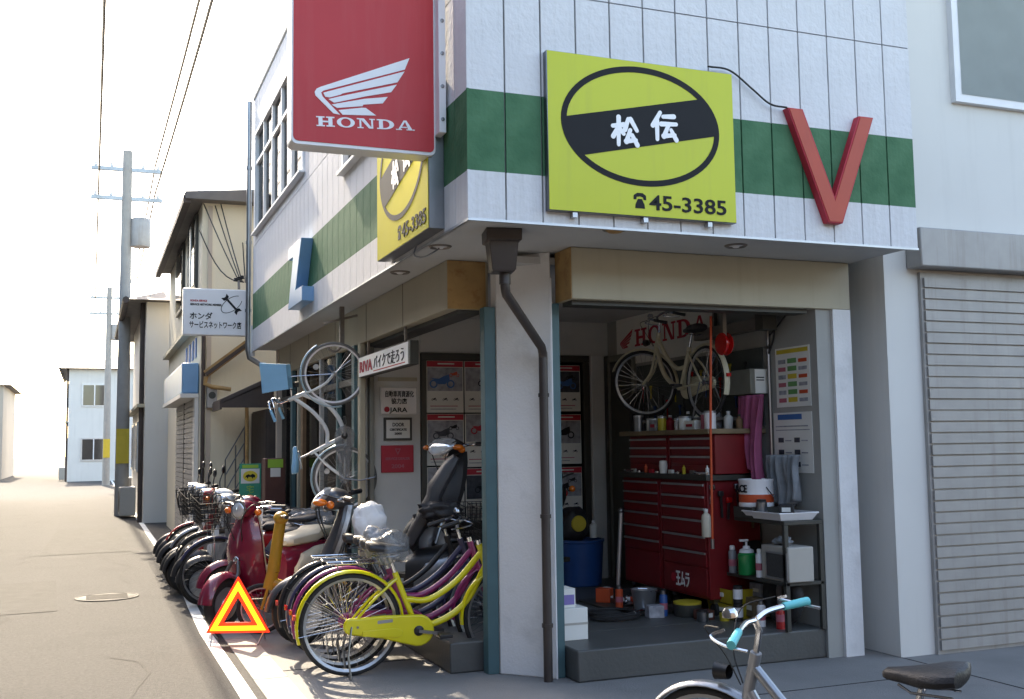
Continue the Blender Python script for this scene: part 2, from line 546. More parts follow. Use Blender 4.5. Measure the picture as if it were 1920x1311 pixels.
def crumple(c, r, seed, sc=(1, 1, 1), amp=.28, sub=4):
    bm = bmesh.new()
    bmesh.ops.create_icosphere(bm, subdivisions=sub, radius=1)
    for v in bm.verts:
        p = v.co.copy()
        n1 = noise.noise(p*1.6+Vector((seed, 0, 0)))
        n2 = abs(noise.noise(p*4.5+Vector((0, seed, 0))))
        n3 = abs(noise.noise(p*9+Vector((0, 0, seed))))
        f = 1+amp*(n1*1.2-n2*1.0-n3*.4)
        v.co = Vector((p.x*sc[0], p.y*sc[1], p.z*sc[2]))*r*f+Vector(c)
    me = bpy.data.meshes.new('wrap')
    bm.to_mesh(me)
    bm.free()
    return me

# ------------------------------------------------------------------ ground
gr = MB().add([(-300, -300, -.004), (300, -300, -.004), (300, 300, -.004), (-300, 300, -.004)], [(0, 1, 2, 3)]).build('road', 'asphalt')
structure(gr)
ap = MB().b2((-.92, -1.5, -.1), (12, 9.6, 0)).build('pavement', 'concrete')
structure(ap)
for i, (x0, x1, y0, y1) in enumerate([(-.92, 3.3, -.012, -.004), (1.2, 1.208, -1.5, -.012), (-.92, .3, 1.9, 1.908), (3.3, 3.308, -1.5, 4), (-.92, .3, 5.2, 5.208)]):
    MB().b2((x0, y0, .0005), (x1, y1, .003)).build('joint', 'asphalt', ap)
ln = MB()
pts = [(-1.02, -6), (-1.02, 1.5), (-1.03, 3.7), (-1.0, 5.2), (-.96, 6.6), (-.93, 8.6), (-.93, 20), (-.93, 60)]
for a, b in zip(pts[:-1], pts[1:]):
    ln.add([(a[0]-.045, a[1], .0), (a[0]+.045, a[1], .0), (b[0]+.045, b[1], .0), (b[0]-.045, b[1], .0)], [(0, 1, 2, 3)])
structure(ln.build('road_edge_line', 'roadwhite'))

for k, (x0, x1, y0, y1) in enumerate(((-3.2, -2.2, 5.5, 8.2), (-2.6, -1.35, 11.5, 17), (-4.6, -3.6, 12, 15))):
    structure(MB().add([(x0, y0, .0), (x1, y0+.1, .0), (x1-.08, y1, .0), (x0+.1, y1-.12, .0)], [(0, 1, 2, 3)]).build('road_patch', 'patch'))
gt = MB().b2((-.92, -6, -.08), (-.80, -1.5, .0015)).build('gutter', 'concpole'); structure(gt)
gk = MB()
for k in range(14):
    MB().b2((-.919, -1.46+k*.79, .0008), (-.70, -.68+k*.79, .004)).build('gutter_slab', 'concpole', ap, bevel=.002)
rc = random.Random(3)
for k, (x0, y0, dx, dy, n_) in enumerate(((-2.9, 2.0, .25, .9, 9), (-1.5, 7.5, -.18, 1.0, 10), (-4.0, 8.5, .3, .8, 9), (-2.2, 13, .1, 1.4, 8), (-1.6, .4, .05, .8, 7))):
    x_, y_ = x0, y0
    ck = MB()
    for i in range(n_):
        x2, y2 = x_+dx*.4+rc.uniform(-.22, .22), y_+dy*.4+rc.uniform(-.1, .2)
        w_ = rc.uniform(.006, .014)
        ck.add([(x_-w_, y_, -.0015), (x_+w_, y_, -.0015), (x2+w_, y2, -.0015), (x2-w_, y2, -.0015)], [(0, 1, 2, 3)])
        x_, y_ = x2, y2
    ck.build('crack', 'patch', gr)
mh = thing('manhole_cover', 'round cast iron manhole cover in the road near the white line', 'manhole cover', (-1.75, 6.4, 0))
MB().lathe([(0, .004), (.27, .004), (.275, .001), (.29, .001), (.295, .006), (.31, .006), (.315, 0)], (0, 0, 0), n=32).build('cover', 'iron', mh)
for k in range(5):
    MB().b2((-.2, -.17+k*.08, .004), (.2, -.145+k*.08, .009)).build('rib', 'iron', mh)

# ------------------------------------------------------------------ the corner shop
shop = thing('corner_shop', 'white sided two-storey corner shop with a green stripe and open workshop below', 'building')
P, ZS, ZT = .226, 2.766, 6.1
def panel_mesh(w, z0, z1):
    mb = MB()
    mb.b2((.0055, 0, z0), (w-.0055, .016, z1))
    # raised rib beside every joint
    return mb.mesh('panel')
pm_low, pm_up = panel_mesh(P, ZS, 4.128), panel_mesh(P, 4.136, ZT)
def put_panel(me, i, side):
    o = bpy.data.objects.new('panel', me)
    COL.objects.link(o)
    o.parent = shop
    if side == 'r':
        o.location = (i*P, 0, 0)
    else:
        o.matrix_local = Matrix(((0, 1, 0, 0), (-1, 0, 0, (i+1)*P), (0, 0, 1, 0), (0, 0, 0, 1)))
for me in (pm_low, pm_up):
    me.materials.append(M['siding'])
cut = {}
for i in range(14):
    put_panel(pm_low, i, 'r'); put_panel(pm_up, i, 'r')
NL = 38
W1, W2 = (22, 37, 4.27, 5.60), (9, 14, 3.80, 5.30)
def cutmesh(z0, z1):
    k = (z0, z1)
    if k not in cut:
        cut[k] = panel_mesh(P, z0, z1)
        cut[k].materials.append(M['siding'])
    return cut[k]
for i in range(NL):
    if W1[0] <= i < W1[1]:
        put_panel(pm_low, i, 'l'); put_panel(cutmesh(4.136, W1[2]), i, 'l'); put_panel(cutmesh(W1[3], ZT), i, 'l')
    elif W2[0] <= i < W2[1]:
        put_panel(cutmesh(ZS, W2[2]), i, 'l'); put_panel(cutmesh(W2[3], ZT), i, 'l')
    else:
        put_panel(pm_low, i, 'l'); put_panel(pm_up, i, 'l')
XE, YE = 14*P, NL*P
# backing walls and closed upper storey
bk = MB()
bk.b2((.02, .018, 2.83), (XE, .12, ZT))
for y0, y1, z0, z1 in [(.12, W2[0]*P, 2.83, ZT), (W2[1]*P, W1[0]*P, 2.83, ZT), (W1[1]*P, YE, 2.83, ZT), (W2[0]*P, W2[1]*P, 2.83, W2[2]), (W2[0]*P, W2[1]*P, W2[3], ZT), (W1[0]*P, W1[1]*P, 2.83, W1[2]), (W1[0]*P, W1[1]*P, W1[3], ZT)]:
    bk.b2((.018, y0, z0), (.12, y1, z1))
bk.b2((XE-.12, .12, 2.83), (XE, YE, ZT))
bk.b2((.018, YE-.12, 2.83), (XE-.12, YE, ZT))
bk.build('backing_wall', 'sealant', shop)
MB().b2((-.02, -.02, ZT), (XE+.02, YE+.02, ZT+.12)).build('roof_slab', 'housewhite', shop, bevel=.01)
MB().b2((.016, .016, 2.776), (XE-.005, YE-.005, 2.83)).build('soffit', 'soffit', shop)
MB().b2((-.004, -.004, 2.752), (XE, .014, 2.766)).b2((-.004, .014, 2.752), (.014, YE, 2.766)).build('drip_edge', 'alu', shop)
# corner trim
MB().b2((-.006, -.006, 2.766), (.006, .006, ZT)).build('corner_trim', 'siding', shop)

def window(y0, y1, z0, z1, nv, transom, name='window'):
    w = MB()
    fr = .045
    x0, x1 = -.022, .06
    w.b2((x0, y0, z0), (x1, y0+fr, z1)); w.b2((x0, y1-fr, z0), (x1, y1, z1))
    w.b2((x0, y0+fr, z0), (x1, y1-fr, z0+fr)); w.b2((x0, y0+fr, z1-fr), (x1, y1-fr, z1))
    wo = w.build('window_frame', 'white', shop, bevel=.004)
    MB().b2((-.06, y0-.03, z0-.03), (.02, y1+.03, z0-.002)).build('sill', 'white', wo, bevel=.004)
    step = (y1-y0-2*fr)/nv
    for i in range(nv):
        a, b = y0+fr+i*step, y0+fr+(i+1)*step
        if i:
            MB().b2((-.012, a-.018, z0+fr), (.05, a+.018, z1-fr)).build('mullion', 'white', wo)
        zz = [z0+fr, z1-fr] if not transom else [z0+fr, transom, z1-fr]
        for k in range(len(zz)-1):
            MB().b2((.022, a+.019, zz[k]+(.02 if k else 0)), (.028, b-.019, zz[k+1]-(.02 if k == 0 and transom else 0))).build('pane', 'glass', wo)
    if transom:
        for i in range(nv):
            a, b = y0+fr+i*step, y0+fr+(i+1)*step
            MB().b2((-.010, a+.018, transom-.02), (.05, b-.018, transom+.02)).build('transom', 'white', wo)
    cu = MB()
    n = int((y1-y0)/.03)
    A = [((.075+.014*math.sin(i*1.9)), y0+(y1-y0)*i/n) for i in range(n+1)]
    for (xa, ya), (xb, yb) in zip(A[:-1], A[1:]):
        cu.add([(xa, ya, z0), (xb, yb, z0), (xb, yb, z1), (xa, ya, z1)], [(0, 1, 2, 3)])
    cu.build('curtain', 'curtain', wo)
window(W1[0]*P, W1[1]*P, W1[2], W1[3], 5, 5.18)
window(W2[0]*P, W2[1]*P, W2[2], W2[3], 2, None)

# beams under the soffit
BL = MB().b2((.32, 1.383, 2.435), (.62, YE-.1, 2.774)).build('beam', 'beam', shop, bevel=.006)
BR = MB().b2((.935, .673, 2.435), (XE-.03, .93, 2.774)).build('beam', 'beam', shop, bevel=.006)
MB().b2((.322, 1.378, 2.437), (.60, 1.3825, 2.772)).build('rusted_end_plate', 'rust', shop)
MB().b2((.930, .676, 2.437), (.9345, .928, 2.772)).build('rusted_end_plate', 'rust', shop)
for y in (2.5, 3.7, 5.0, 6.4, 7.6):
    MB().b2((.3175, y, 2.437), (.3198, y+.006, 2.772)).build('seam', 'brown', shop)
# shutter slot behind the beams
MB().b2((.40, 1.40, 2.405), (.56, 4.0, 2.434)).build('shutter_slot', 'darkframe', shop)
MB().b2((.96, .73, 2.405), (2.80, .88, 2.434)).build('shutter_slot', 'darkframe', shop)

# the corner pillar: cut-off corner facing the street
pl = MB()
poly = [(.605, 1.185), (.876, .891), (.882, .90), (.882, 1.30), (.605, 1.30)]
pl.prism(poly, (0, 0, 0), (1, 0, 0), (0, 1, 0), 2.775)
pl.build('pillar', 'pillar', shop, bevel=.008)
MB().b2((.522, 1.20, 0), (.602, 1.29, 2.434)).build('shutter_rail', 'teal', shop, bevel=.004)
MB().b2((.886, .905, 0), (.946, .985, 2.434)).build('shutter_rail', 'teal', shop, bevel=.004)
MB().b2((.877, .888, 0), (.885, .90, 2.6)).build('pillar_edge_strip', 'white', shop)
# workshop floor, ceiling and walls
ZF = .20
fl = MB().b2((.30, 1.32, .002), (2.85, 4.0, ZF)).b2((.95, .72, .002), (2.85, 1.3195, ZF)).build('workshop_floor', 'infloor', shop, bevel=.01)
MB().b2((.63, .94, 2.70), (2.90, 4.0, 2.745)).build('workshop_ceiling', 'soffit', shop)
MB().b2((2.85, .70, .0), (2.98, 8.5, 2.775)).build('workshop_side_wall', 'inwall', shop)
MB().b2((2.98, .675, 0), (XE-.03, .93, 2.434)).build('street_wall', 'pillar', shop)
MB().b2((XE-.1, .95, 0), (XE, YE, 2.775)).build('outer_wall', 'housewhite', shop)
# cross wall at y = 4: solid panel, poster window, post
YP = 4.0
MB().b2((.34, YP, 0), (.90, YP+.08, 2.775)).build('partition_panel', 'partition', shop)
MB().b2((.905, YP, 2.37), (2.85, YP+.08, 2.775)).build('partition_panel', 'partition', shop)
MB().b2((.905, YP, 0), (2.63, YP+.08, .52)).build('partition_panel', 'inwall', shop)
fr = MB()
fr.b2((.905, YP-.03, 2.30), (2.63, YP+.05, 2.366)).b2((.905, YP-.03, .522), (.955, YP+.05, 2.298)).b2((2.56, YP-.03, .522), (2.628, YP+.05, 2.298)).b2((1.70, YP-.03, .522), (1.76, YP+.05, 2.298)).b2((.958, YP-.03, .522), (1.698, YP+.05, .57)).b2((1.762, YP-.03, .522), (2.558, YP+.05, .57))
fr.build('partition_frame', 'darkframe', shop, bevel=.004)
MB().b2((.957, YP+.01, .572), (1.698, YP+.016, 2.298)).build('partition_glass', 'darkglass', shop)
MB().b2((1.762, YP+.01, .572), (2.558, YP+.016, 2.298)).build('partition_glass', 'darkglass', shop)
MB().b2((.957, YP+.06, .572), (2.60, YP+.07, 2.298)).build('backing_board', 'olive', shop)
MB().b2((2.635, YP-.06, 0), (2.775, YP+.06, 2.368)).build('partition_post', 'partition', shop, bevel=.006)
# dark side door in the workshop wall
dd = MB().b2((2.835, 3.45, .2), (2.849, 3.92, 2.30)).build('side_door', 'darkframe', shop)
MB().b2((2.815, 3.40, .2), (2.848, 3.448, 2.36)).b2((2.815, 3.925, .2), (2.848, 3.97, 2.36)).b2((2.815, 3.45, 2.302), (2.848, 3.923, 2.36)).build('door_frame', 'olive', dd)
MB().sphere((2.815, 3.52, 1.15), .025).build('door_knob', 'chrome', dd)

# street front beyond the recess (y 4.1 - 8.5): sliding glass doors
XF = .36
MB().b2((.30, 4.09, 0), (.40, 4.20, 2.434)).build('shutter_rail', 'teal', shop, bevel=.004)
MB().b2((.31, 3.90, 0), (.36, 3.995, 2.434)).build('door_post', 'beam', shop, bevel=.004)
MB().b2((.40, 3.90, 0), (.44, 3.995, 2.434)).build('door_post', 'olive', shop, bevel=.004)
ypost = [4.9, 5.75, 6.76, 7.06, 7.45, 8.45]
for i, y in enumerate(ypost):
    MB().b2((XF-.04, y, 0), (XF+.05, y+(.13 if i in (2, 4) else .07), 2.434)).build('door_post', ['teal', 'alu', 'wood', 'beam', 'teal', 'darkframe'][i], shop, bevel=.004)
MB().b2((XF-.03, 4.2, 2.08), (XF+.04, 8.5, 2.14)).build('door_head', 'darkframe', shop)
ys = [4.2]+ypost
for a, b in zip(ys[:-1], ys[1:]):
    a2 = a+.14
    if b-a2 > .1:
        MB().b2((XF, a2, .06), (XF+.006, b-.004, 2.078)).build('glass_door', 'darkglass', shop)
        MB().b2((XF, a2, 2.142), (XF+.006, b-.004, 2.43)).build('glass_door', 'darkglass', shop)
MB().b2((.9, 4.3, 0), (.96, 8.6, 2.775)).build('back_room_wall', 'olive', shop)
MB().b2((.3, YE-.14, 0), (2.9, YE-.02, 2.775)).build('end_wall', 'clay', shop)

# recessed soffit lamps and small fittings
for i, (x, y) in enumerate([(.125, .92), (1.953, .32), (.151, 1.974)]):
    t = thing('soffit_lamp', ['round recessed lamp in the soffit nearest the drain pipe corner', 'round recessed lamp in the soffit above the workshop opening', 'round recessed lamp in the soffit below the side yellow sign'][i], 'lamp', (x, y, 2.776), group='recessed soffit lamps')
    MB().lathe([(.05, -.002), (.066, -.012), (.075, -.004), (.075, 0)], (0, 0, 0), n=20).build('rim', 'hook', t)
    MB().lathe([(.0, -.018), (.018, -.016), (.03, -.004), (.05, -.001)], (0, 0, 0), n=16).build('bulb', 'white', t)
t = thing('soffit_vent', 'small rusty round vent cap in the soffit under the big yellow sign', 'vent', (.962, .10, 2.776))
MB().lathe([(0, -.02), (.04, -.018), (.055, -.006), (.06, 0)], (0, 0, 0), n=18).build('cap', 'rust', t)
MB().lathe([(.06, 0), (.075, -.004), (.078, 0)], (0, 0, 0), n=18).build('flange', 'hook', t)

# drain pipe with hopper head on the pillar
dp = thing('drain_pipe', 'dark brown drain pipe with box hopper bending down the corner pillar', 'drain pipe')
def sq(cx, cy, z, a, b, ang=0.0):
    c, s_ = math.cos(ang), math.sin(ang)
    return [(cx+c*x-s_*y, cy+s_*x+c*y, z) for x, y in ((-a, -b), (a, -b), (a, b), (-a, b))]
hc = (.325, .335)
h = MB().loft([sq(*hc, 2.52, .062, .062, -.2), sq(*hc, 2.535, .072, .072, -.2), sq(*hc, 2.70, .088, .085, -.2), sq(*hc, 2.705, .105, .10, -.2), sq(*hc, 2.774, .108, .102, -.2)])
h.build('hopper', 'brownpipe', dp, bevel=.005)
pp = [(.345, .345, 2.53), (.345, .345, 2.44), (.36, .365, 2.40), (.775, .815, 2.13), (.80, .85, 2.07), (.80, .85, 1.9), (.80, .85, .0)]
MB().tube(curve([pp[0], pp[1]], 2)[:-1]+curve(pp[1:3], 3)+curve(pp[3:], 4), .029, 14).build('pipe', 'brownpipe', dp)
for z in (1.82, 1.04, .35):
    MB().lathe([(.030, -.012), (.036, -.012), (.036, .012), (.030, .012)], (.80, .85, z), n=18).bar((.80, .85, z), (.83, .93, z), .012, .016).build('clamp', 'brownpipe', dp)
MB().lathe([(.030, -.03), (.034, -.03), (.034, .03), (.030, .03)], (.345, .345, 2.485), n=18).build('collar', 'brownpipe', dp)

# far corner drain pipe (grey)
gp = thing('drain_pipe', 'grey drain pipe running down the far street corner of the shop', 'drain pipe')
MB().tube([(-.05, YE+.06, 6.1), (-.05, YE+.06, 2.78), (-.03, YE+.06, 2.68), (.1, YE+.05, 2.60), (.33, YE+.02, 2.53)], .035, 10).build('pipe', 'steel', gp)
for z in (5.2, 4.2, 3.3):
    MB().lathe([(.036, -.02), (.043, -.02), (.043, .02), (.036, .02)], (-.05, YE+.06, z), n=14).build('clamp', 'steel', gp)
MB().b2((-.02, YE+.0, 2.70), (.03, YE+.03, 3.1)).build('bracket', 'alu', gp)

# ------------------------------------------------------------------ lettering and signs
def slab(ch):
    """slab-serif capitals as non-overlapping outlines in a unit box"""
    q = lambda a, b, c, d: [(a, b), (c, b), (c, d), (a, d)]
    if ch == 'H':
        return [q(.12, 0, .34, 1), q(.66, 0, .88, 1), q(.34, .42, .66, .57)]+[q(a, b, a+.12, b+.12) for a in (0, .34, .54, .88) for b in (0, .88)]
    if ch == 'N':
        return [q(.14, 0, .24, 1), q(.80, 0, .90, 1), [(.24, 1), (.24, .86), (.66, 0), (.80, 0), (.80, .12), (.40, 1)], q(.02, 0, .14, .11), q(.24, 0, .36, .11), q(0, .89, .14, 1), q(.70, .89, .80, 1), q(.90, .89, 1.02, 1)]
    if ch in 'OD':
        out = []
        n = 20
        a0, a1, cx = (0, 2*math.pi, .5) if ch == 'O' else (-math.pi/2, math.pi/2, .42)
        ro, ri = ((.5, .52), (.27, .40)) if ch == 'O' else ((.56, .5), (.30, .38))
        for i in range(n):
            a, b = a0+(a1-a0)*i/n, a0+(a1-a0)*(i+1)/n
            out.append([(cx+ri[0]*math.cos(a), .5+ri[1]*math.sin(a)), (cx+ro[0]*math.cos(a), .5+ro[1]*math.sin(a)), (cx+ro[0]*math.cos(b), .5+ro[1]*math.sin(b)), (cx+ri[0]*math.cos(b), .5+ri[1]*math.sin(b))])
        if ch == 'D':
            out += [q(.12, 0, .34, 1), q(0, 0, .12, .12), q(0, .88, .12, 1), q(.34, 0, .42, .12), q(.34, .88, .42, 1)]
        return out
    if ch == 'A':
        return [[(.06, 0), (.18, 0), (.50, .86), (.50, 1), (.42, 1)], [(.68, 0), (.92, 0), (.58, 1), (.50, 1), (.50, .86)], [(.26, .24), (.60, .24), (.565, .35), (.305, .35)], q(-.04, 0, .06, .1), q(.18, 0, .3, .1), q(.56, 0, .68, .1), q(.92, 0, 1.04, .1)]
def slab_word(word, o, ux, uy, w, h, mat, parent, d=.003, gap=.12):
    n = len(word)
    cw = w/(n+gap*(n-1))
    for i, ch in enumerate(word):
        mb = MB()
        oo = Vector(o)+Vector(ux)*(cw*(1+gap)*i)
        for pg in slab(ch):
            mb.prism([(x*cw, y*h) for x, y in pg], oo, ux, uy, d)
        mb.build('letter', mat, parent, smooth=False)

WING = [[(-0.75, 3.559), (-0.222, 3.792), (-0.251, 3.719), (-0.735, 3.538), (-0.747, 3.525), (-0.738, 3.503), (-0.637, 3.406), (-0.677, 3.411), (-0.78, 3.506), (-0.784, 3.526), (-0.773, 3.546)], [(-0.735, 3.526), (-0.252, 3.708), (-0.295, 3.637), (-0.622, 3.534), (-0.635, 3.525), (-0.698, 3.502), (-0.723, 3.504)], [(-0.704, 3.492), (-0.622, 3.52), (-0.3, 3.622), (-0.334, 3.573), (-0.491, 3.53), (-0.672, 3.473)], [(-0.686, 3.462), (-0.496, 3.515), (-0.355, 3.542), (-0.385, 3.5), (-0.5, 3.481), (-0.505, 3.471), (-0.654, 3.445)], [(-0.646, 3.433), (-0.51, 3.461), (-0.486, 3.462), (-0.425, 3.423), (-0.622, 3.408)]]
# red projecting sign
hs = thing('projecting_sign', 'red projecting box sign with a white wing emblem above the street', 'sign', (-.49, .5, 3.22))
def L_(x, y, z): return (x+.49, y-.5, z-3.22)
def rrect(x0, x1, z0, z1, r, n=5):
    out = []
    for cx, cz, a in ((x1-r, z0+r, -90), (x1-r, z1-r, 0), (x0+r, z1-r, 90), (x0+r, z0+r, 180)):
        out += [(cx+r*math.cos(R(a+90*i/n)), cz+r*math.sin(R(a+90*i/n))) for i in range(n+1)]
    return out
MB().prism(rrect(-.915, -.062, 3.215, 4.45, .035), L_(0, .55, 0), (1, 0, 0), (0, 0, 1), .145).build('case', 'signwhite', hs, bevel=.003)
MB().prism(rrect(-.905, -.072, 3.235, 4.44, .03), L_(0, .404, 0), (1, 0, 0), (0, 0, 1), .003).build('face', 'signred', hs)
for w in WING:
    MB().prism(w, L_(0, .4005, 0), (1, 0, 0), (0, 0, 1), .003).build('wing_feather', 'signwhite', hs, smooth=False)
slab_word('HONDA', L_(-.773, .4005, 3.327), (.9988, 0, .0488), (-.0488, 0, .9988), .578, .058, 'signwhite', hs)
MB().b2(L_(-.062, .33, 3.34), L_(-.018, .48, 4.3)).build('wall_bracket', 'signwhite', hs, bevel=.003)
for z in (3.42, 3.62, 3.82, 4.02):
    MB().lathe([(0, -.006), (.012, -.004), (.012, 0)], L_(-.04, .33, z), axis='y', n=10).build('bolt', 'steel', hs)

STROKES = {'松': [(.02, .66, .47, .74), (.26, 1, .24, .0), (.25, .66, .03, .28), (.27, .60, .45, .40), (.64, .96, .50, .56), (.73, .96, .98, .56), (.71, .56, .55, .12), (.53, .14, .93, .21), (.78, .38, .98, .03)],
 '伝': [(.34, 1, .03, .50), (.20, .70, .20, .0), (.46, .86, .90, .90), (.37, .58, .99, .62), (.68, .58, .47, .12), (.45, .14, .92, .21), (.77, .38, .98, .03)]}
def brush(ch, o, ux, uy, size, parent):
    """brush-written character from tapered strokes"""
    n = Vector(ux).cross(Vector(uy))
    mb = MB()
    for i, (x0, y0, x1, y1) in enumerate(STROKES[ch]):
        a, b = Vector((x0, y0)), Vector((x1, y1))
        d = (b-a).normalized(); p = Vector((-d.y, d.x))
        w0, w1 = (.092, .074) if i % 2 else (.076, .094)
        pts = []
        for c_, w_, sg, base in ((b, w1, 1, 0), (a, w0, -1, 0)):
            for k in range(7):
                an = -math.pi/2+math.pi*k/6
                pts.append(c_+d*sg*math.cos(an)*w_+p*sg*math.sin(an)*w_)
        mb.prism([(q.x*size, q.y*size) for q in pts], Vector(o)+n*.0004*i, ux, uy, .002)
    return mb.build('character', 'purewhite', parent, smooth=False)

def yellow_sign(name, label, o, ux, w, hgt, ymat, edge, dep=.10):
    """flat box sign: ellipse ring, slanting black band, two characters and a phone number.  o = lower left of the face"""
    ux, uy = Vector(ux), Vector((0, 0, 1))
    n = ux.cross(uy)
    t = thing(name, label, 'sign', o)
    MB().prism([(0, 0), (w, 0), (w, hgt), (0, hgt)], -n*dep, ux, uy, dep-.002).build('case', edge, t, bevel=.004)
    MB().prism([(.004, .004), (w-.004, .004), (w-.004, hgt-.004), (.004, hgt-.004)], -n*.0015, ux, uy, .0025).build('face', ymat, t)
    ce, ra, rb, th = (.614, .544), .530, .362, .036
    MB().ring(ce, ra, rb, th, n*.0015, ux, uy, .002, 72).build('ellipse_ring', 'ink', t, smooth=False)
    # band clipped to the inner ellipse
    slope = .2165
    k0, k1 = -.122, .122
    ia, ib = ra-th+.004, rb-th+.004
    def hit(k, sgn):
        A = 1/ia**2+slope**2/ib**2; B = 2*slope*k/ib**2; Cc = k*k/ib**2-1
        x = (-B+sgn*math.sqrt(B*B-4*A*Cc))/(2*A)
        return (x, slope*x+k)
    a, b, c, d = hit(k0, -1), hit(k0, 1), hit(k1, 1), hit(k1, -1)
    ang = lambda p: math.atan2(p[1]/ib, p[0]/ia)
    pol = [a, b]
    t0, t1 = ang(b), ang(c)
    pol += [(ia*math.cos(t0+(t1-t0)*i/8), ib*math.sin(t0+(t1-t0)*i/8)) for i in range(1, 8)]
    pol += [c, d]
    t0, t1 = ang(d), ang(a)+2*math.pi
    pol += [(ia*math.cos(t0+(t1-t0)*i/8), ib*math.sin(t0+(t1-t0)*i/8)) for i in range(1, 8)]
    MB().prism([(x+ce[0], y+ce[1]) for x, y in pol], n*.0017, ux, uy, .002).build('black_band', 'ink', t, smooth=False)
    for ch, x, z in (('松', .402, .432), ('伝', .668, .487)):
        brush(ch, ux*(x+.01)+uy*(z-.012)+n*.004, ux, uy, .165, t)
    # telephone pictogram
    tp = MB()
    fx, fz = .585, .048
    tp.prism([(fx-.032, fz), (fx+.032, fz), (fx+.030, fz+.022), (fx+.014, fz+.056), (fx-.014, fz+.056), (fx-.030, fz+.022)], n*.0015, ux, uy, .002)
    tp.prism([(fx-.042, fz+.052), (fx-.024, fz+.052), (fx-.022, fz+.066), (fx, fz+.072), (fx+.022, fz+.066), (fx+.024, fz+.052), (fx+.042, fz+.052), (fx+.040, fz+.078), (fx+.018, fz+.092), (fx-.018, fz+.092), (fx-.040, fz+.078)], n*.0015, ux, uy, .002)
    tp.build('telephone_mark', 'ink', t, smooth=False)
    letter('phone_number', '45-3385', .126, ux*.648+uy*.046+n*.0035, ux, uy, 'ink', t, bold=.0018, width=.53)
    return t
ys1 = yellow_sign('yellow_sign', 'large yellow sign with black ellipse on the front wall beside the corner', (.465, -.055, 2.830), (1, 0, 0), 1.252, .94, 'signyellow', 'steel', .05)
ys2 = yellow_sign('yellow_sign', 'faded yellow sign with ellipse on the street side wall below the red sign', (-.10, 1.655, 2.786), (0, -1, 0), 1.22, .93, 'signyellow2', 'steel')
for x in (.60, 1.06, 1.5):
    MB().b2((x-.446, .01, -.03), (x-.416, .048, -.002)).build('mounting_tab', 'alu', ys1)
# short wire dangling under the side sign
tag(MB().tube(curve([(-.02, .95, 2.79), (-.03, .98, 2.72), (.02, .92, 2.70), (.08, .88, 2.735), (.13, .93, 2.772)], 6), .006, 6).build('cable', 'steel'), 'short loose cable looping under the faded side yellow sign', 'cable')
tag(MB().tube(curve([(1.55, -.05, 3.80), (1.72, -.03, 3.80), (1.88, -.03, 3.70), (2.0, -.04, 3.615), (2.12, -.05, 3.60)], 8), .006, 6).build('cable', 'cable'), 'thin black cable from the yellow sign to the red letter', 'cable')
# red V letter
vt = thing('letter_sign', 'large red V-shaped letter with pale edge on the front wall', 'sign', (2.12, -.06, 2.88))
MB().prism([(0, .72), (.115, .72), (.335, .17), (.555, .72), (.67, .72), (.39, 0), (.28, 0)], (0, .058, 0), (1, 0, 0), (0, 0, 1), .055).build('case', 'print_red', vt, bevel=.002)
MB().prism([(.012, .712), (.105, .712), (.335, .14), (.565, .712), (.658, .712), (.382, .008), (.288, .008)], (0, .0025, 0), (1, 0, 0), (0, 0, 1), .004).build('face', 'vred', vt)

# blue letter on the street side
zt = thing('letter_sign', 'light blue Z-shaped block letter standing on the green stripe', 'sign', (-.1, 4.85, 2.88))
ZP = [(5.21, 3.505), (4.498, 3.484), (4.835, 3.039), (4.457, 3.02), (4.454, 2.883), (5.215, 2.884), (4.904, 3.36), (5.171, 3.386)]
ZP = [(5.212, 3.50), (4.498, 3.49), (4.80, 3.03), (4.457, 3.02), (4.454, 2.883), (5.215, 2.884), (4.93, 3.375), (5.212, 3.385)]
MB().prism([(4.85-y, z-2.88) for y, z in ZP], (.10, 0, 0), (0, -1, 0), (0, 0, 1), .115).build('block', 'blue', zt, bevel=.004)
for y in (4.7, 5.0):
    MB().b2((.09, y-4.86, .05), (.115, y-4.84, .08)).build('fixing', 'steel', zt)

# white service sign at the far corner
sv = thing('service_sign', 'small white projecting service sign with wrench emblem at the far corner', 'sign', (-.45, 8.9, 2.98))
def S_(x, y, z): return (x+.45, y-8.9, z-2.98)
MB().b2(S_(-.855, 8.85, 2.985), S_(-.048, 8.97, 3.60)).build('case', 'signwhite', sv, bevel=.012)
ux, uy = (1, 0, 0), (0, 0, 1)
letter('lettering', 'ホンダ', .098, S_(-.775, 8.848, 3.20), ux, uy, 'ink', sv, bold=.002)
letter('lettering', 'サービスネットワーク店', .098, S_(-.775, 8.848, 3.085), ux, uy, 'ink', sv, bold=.002, width=.66)
letter('lettering', 'HONDA SERVICE', .034, S_(-.765, 8.848, 3.425), ux, uy, 'print_red', sv, bold=.0015, width=.21)
letter('lettering', 'SERVICE NETWORK MEMBER', .036, S_(-.765, 8.848, 3.375), ux, uy, 'ink', sv, bold=.0015, width=.40)
cx, cz = -.24, 3.40
wr = MB()
e = math.radians(38)
exu, ezu = Vector((math.cos(e), 0, math.sin(e))), Vector((-math.sin(e), 0, math.cos(e)))
wr.ring((0, 0), .16, .085, .008, S_(cx, 8.8485, cz), exu, ezu, .0015, 40, R(25), R(330))
wr.build('emblem_ring', 'ink', sv, smooth=False)
w2 = MB()
f = math.radians(-48)
fu, fv = Vector((math.cos(f), 0, math.sin(f))), Vector((-math.sin(f), 0, math.cos(f)))
w2.prism([(-.085, -.014), (.085, -.014), (.085, .014), (-.085, .014)], S_(cx, 8.8480, cz), fu, fv, .0015)
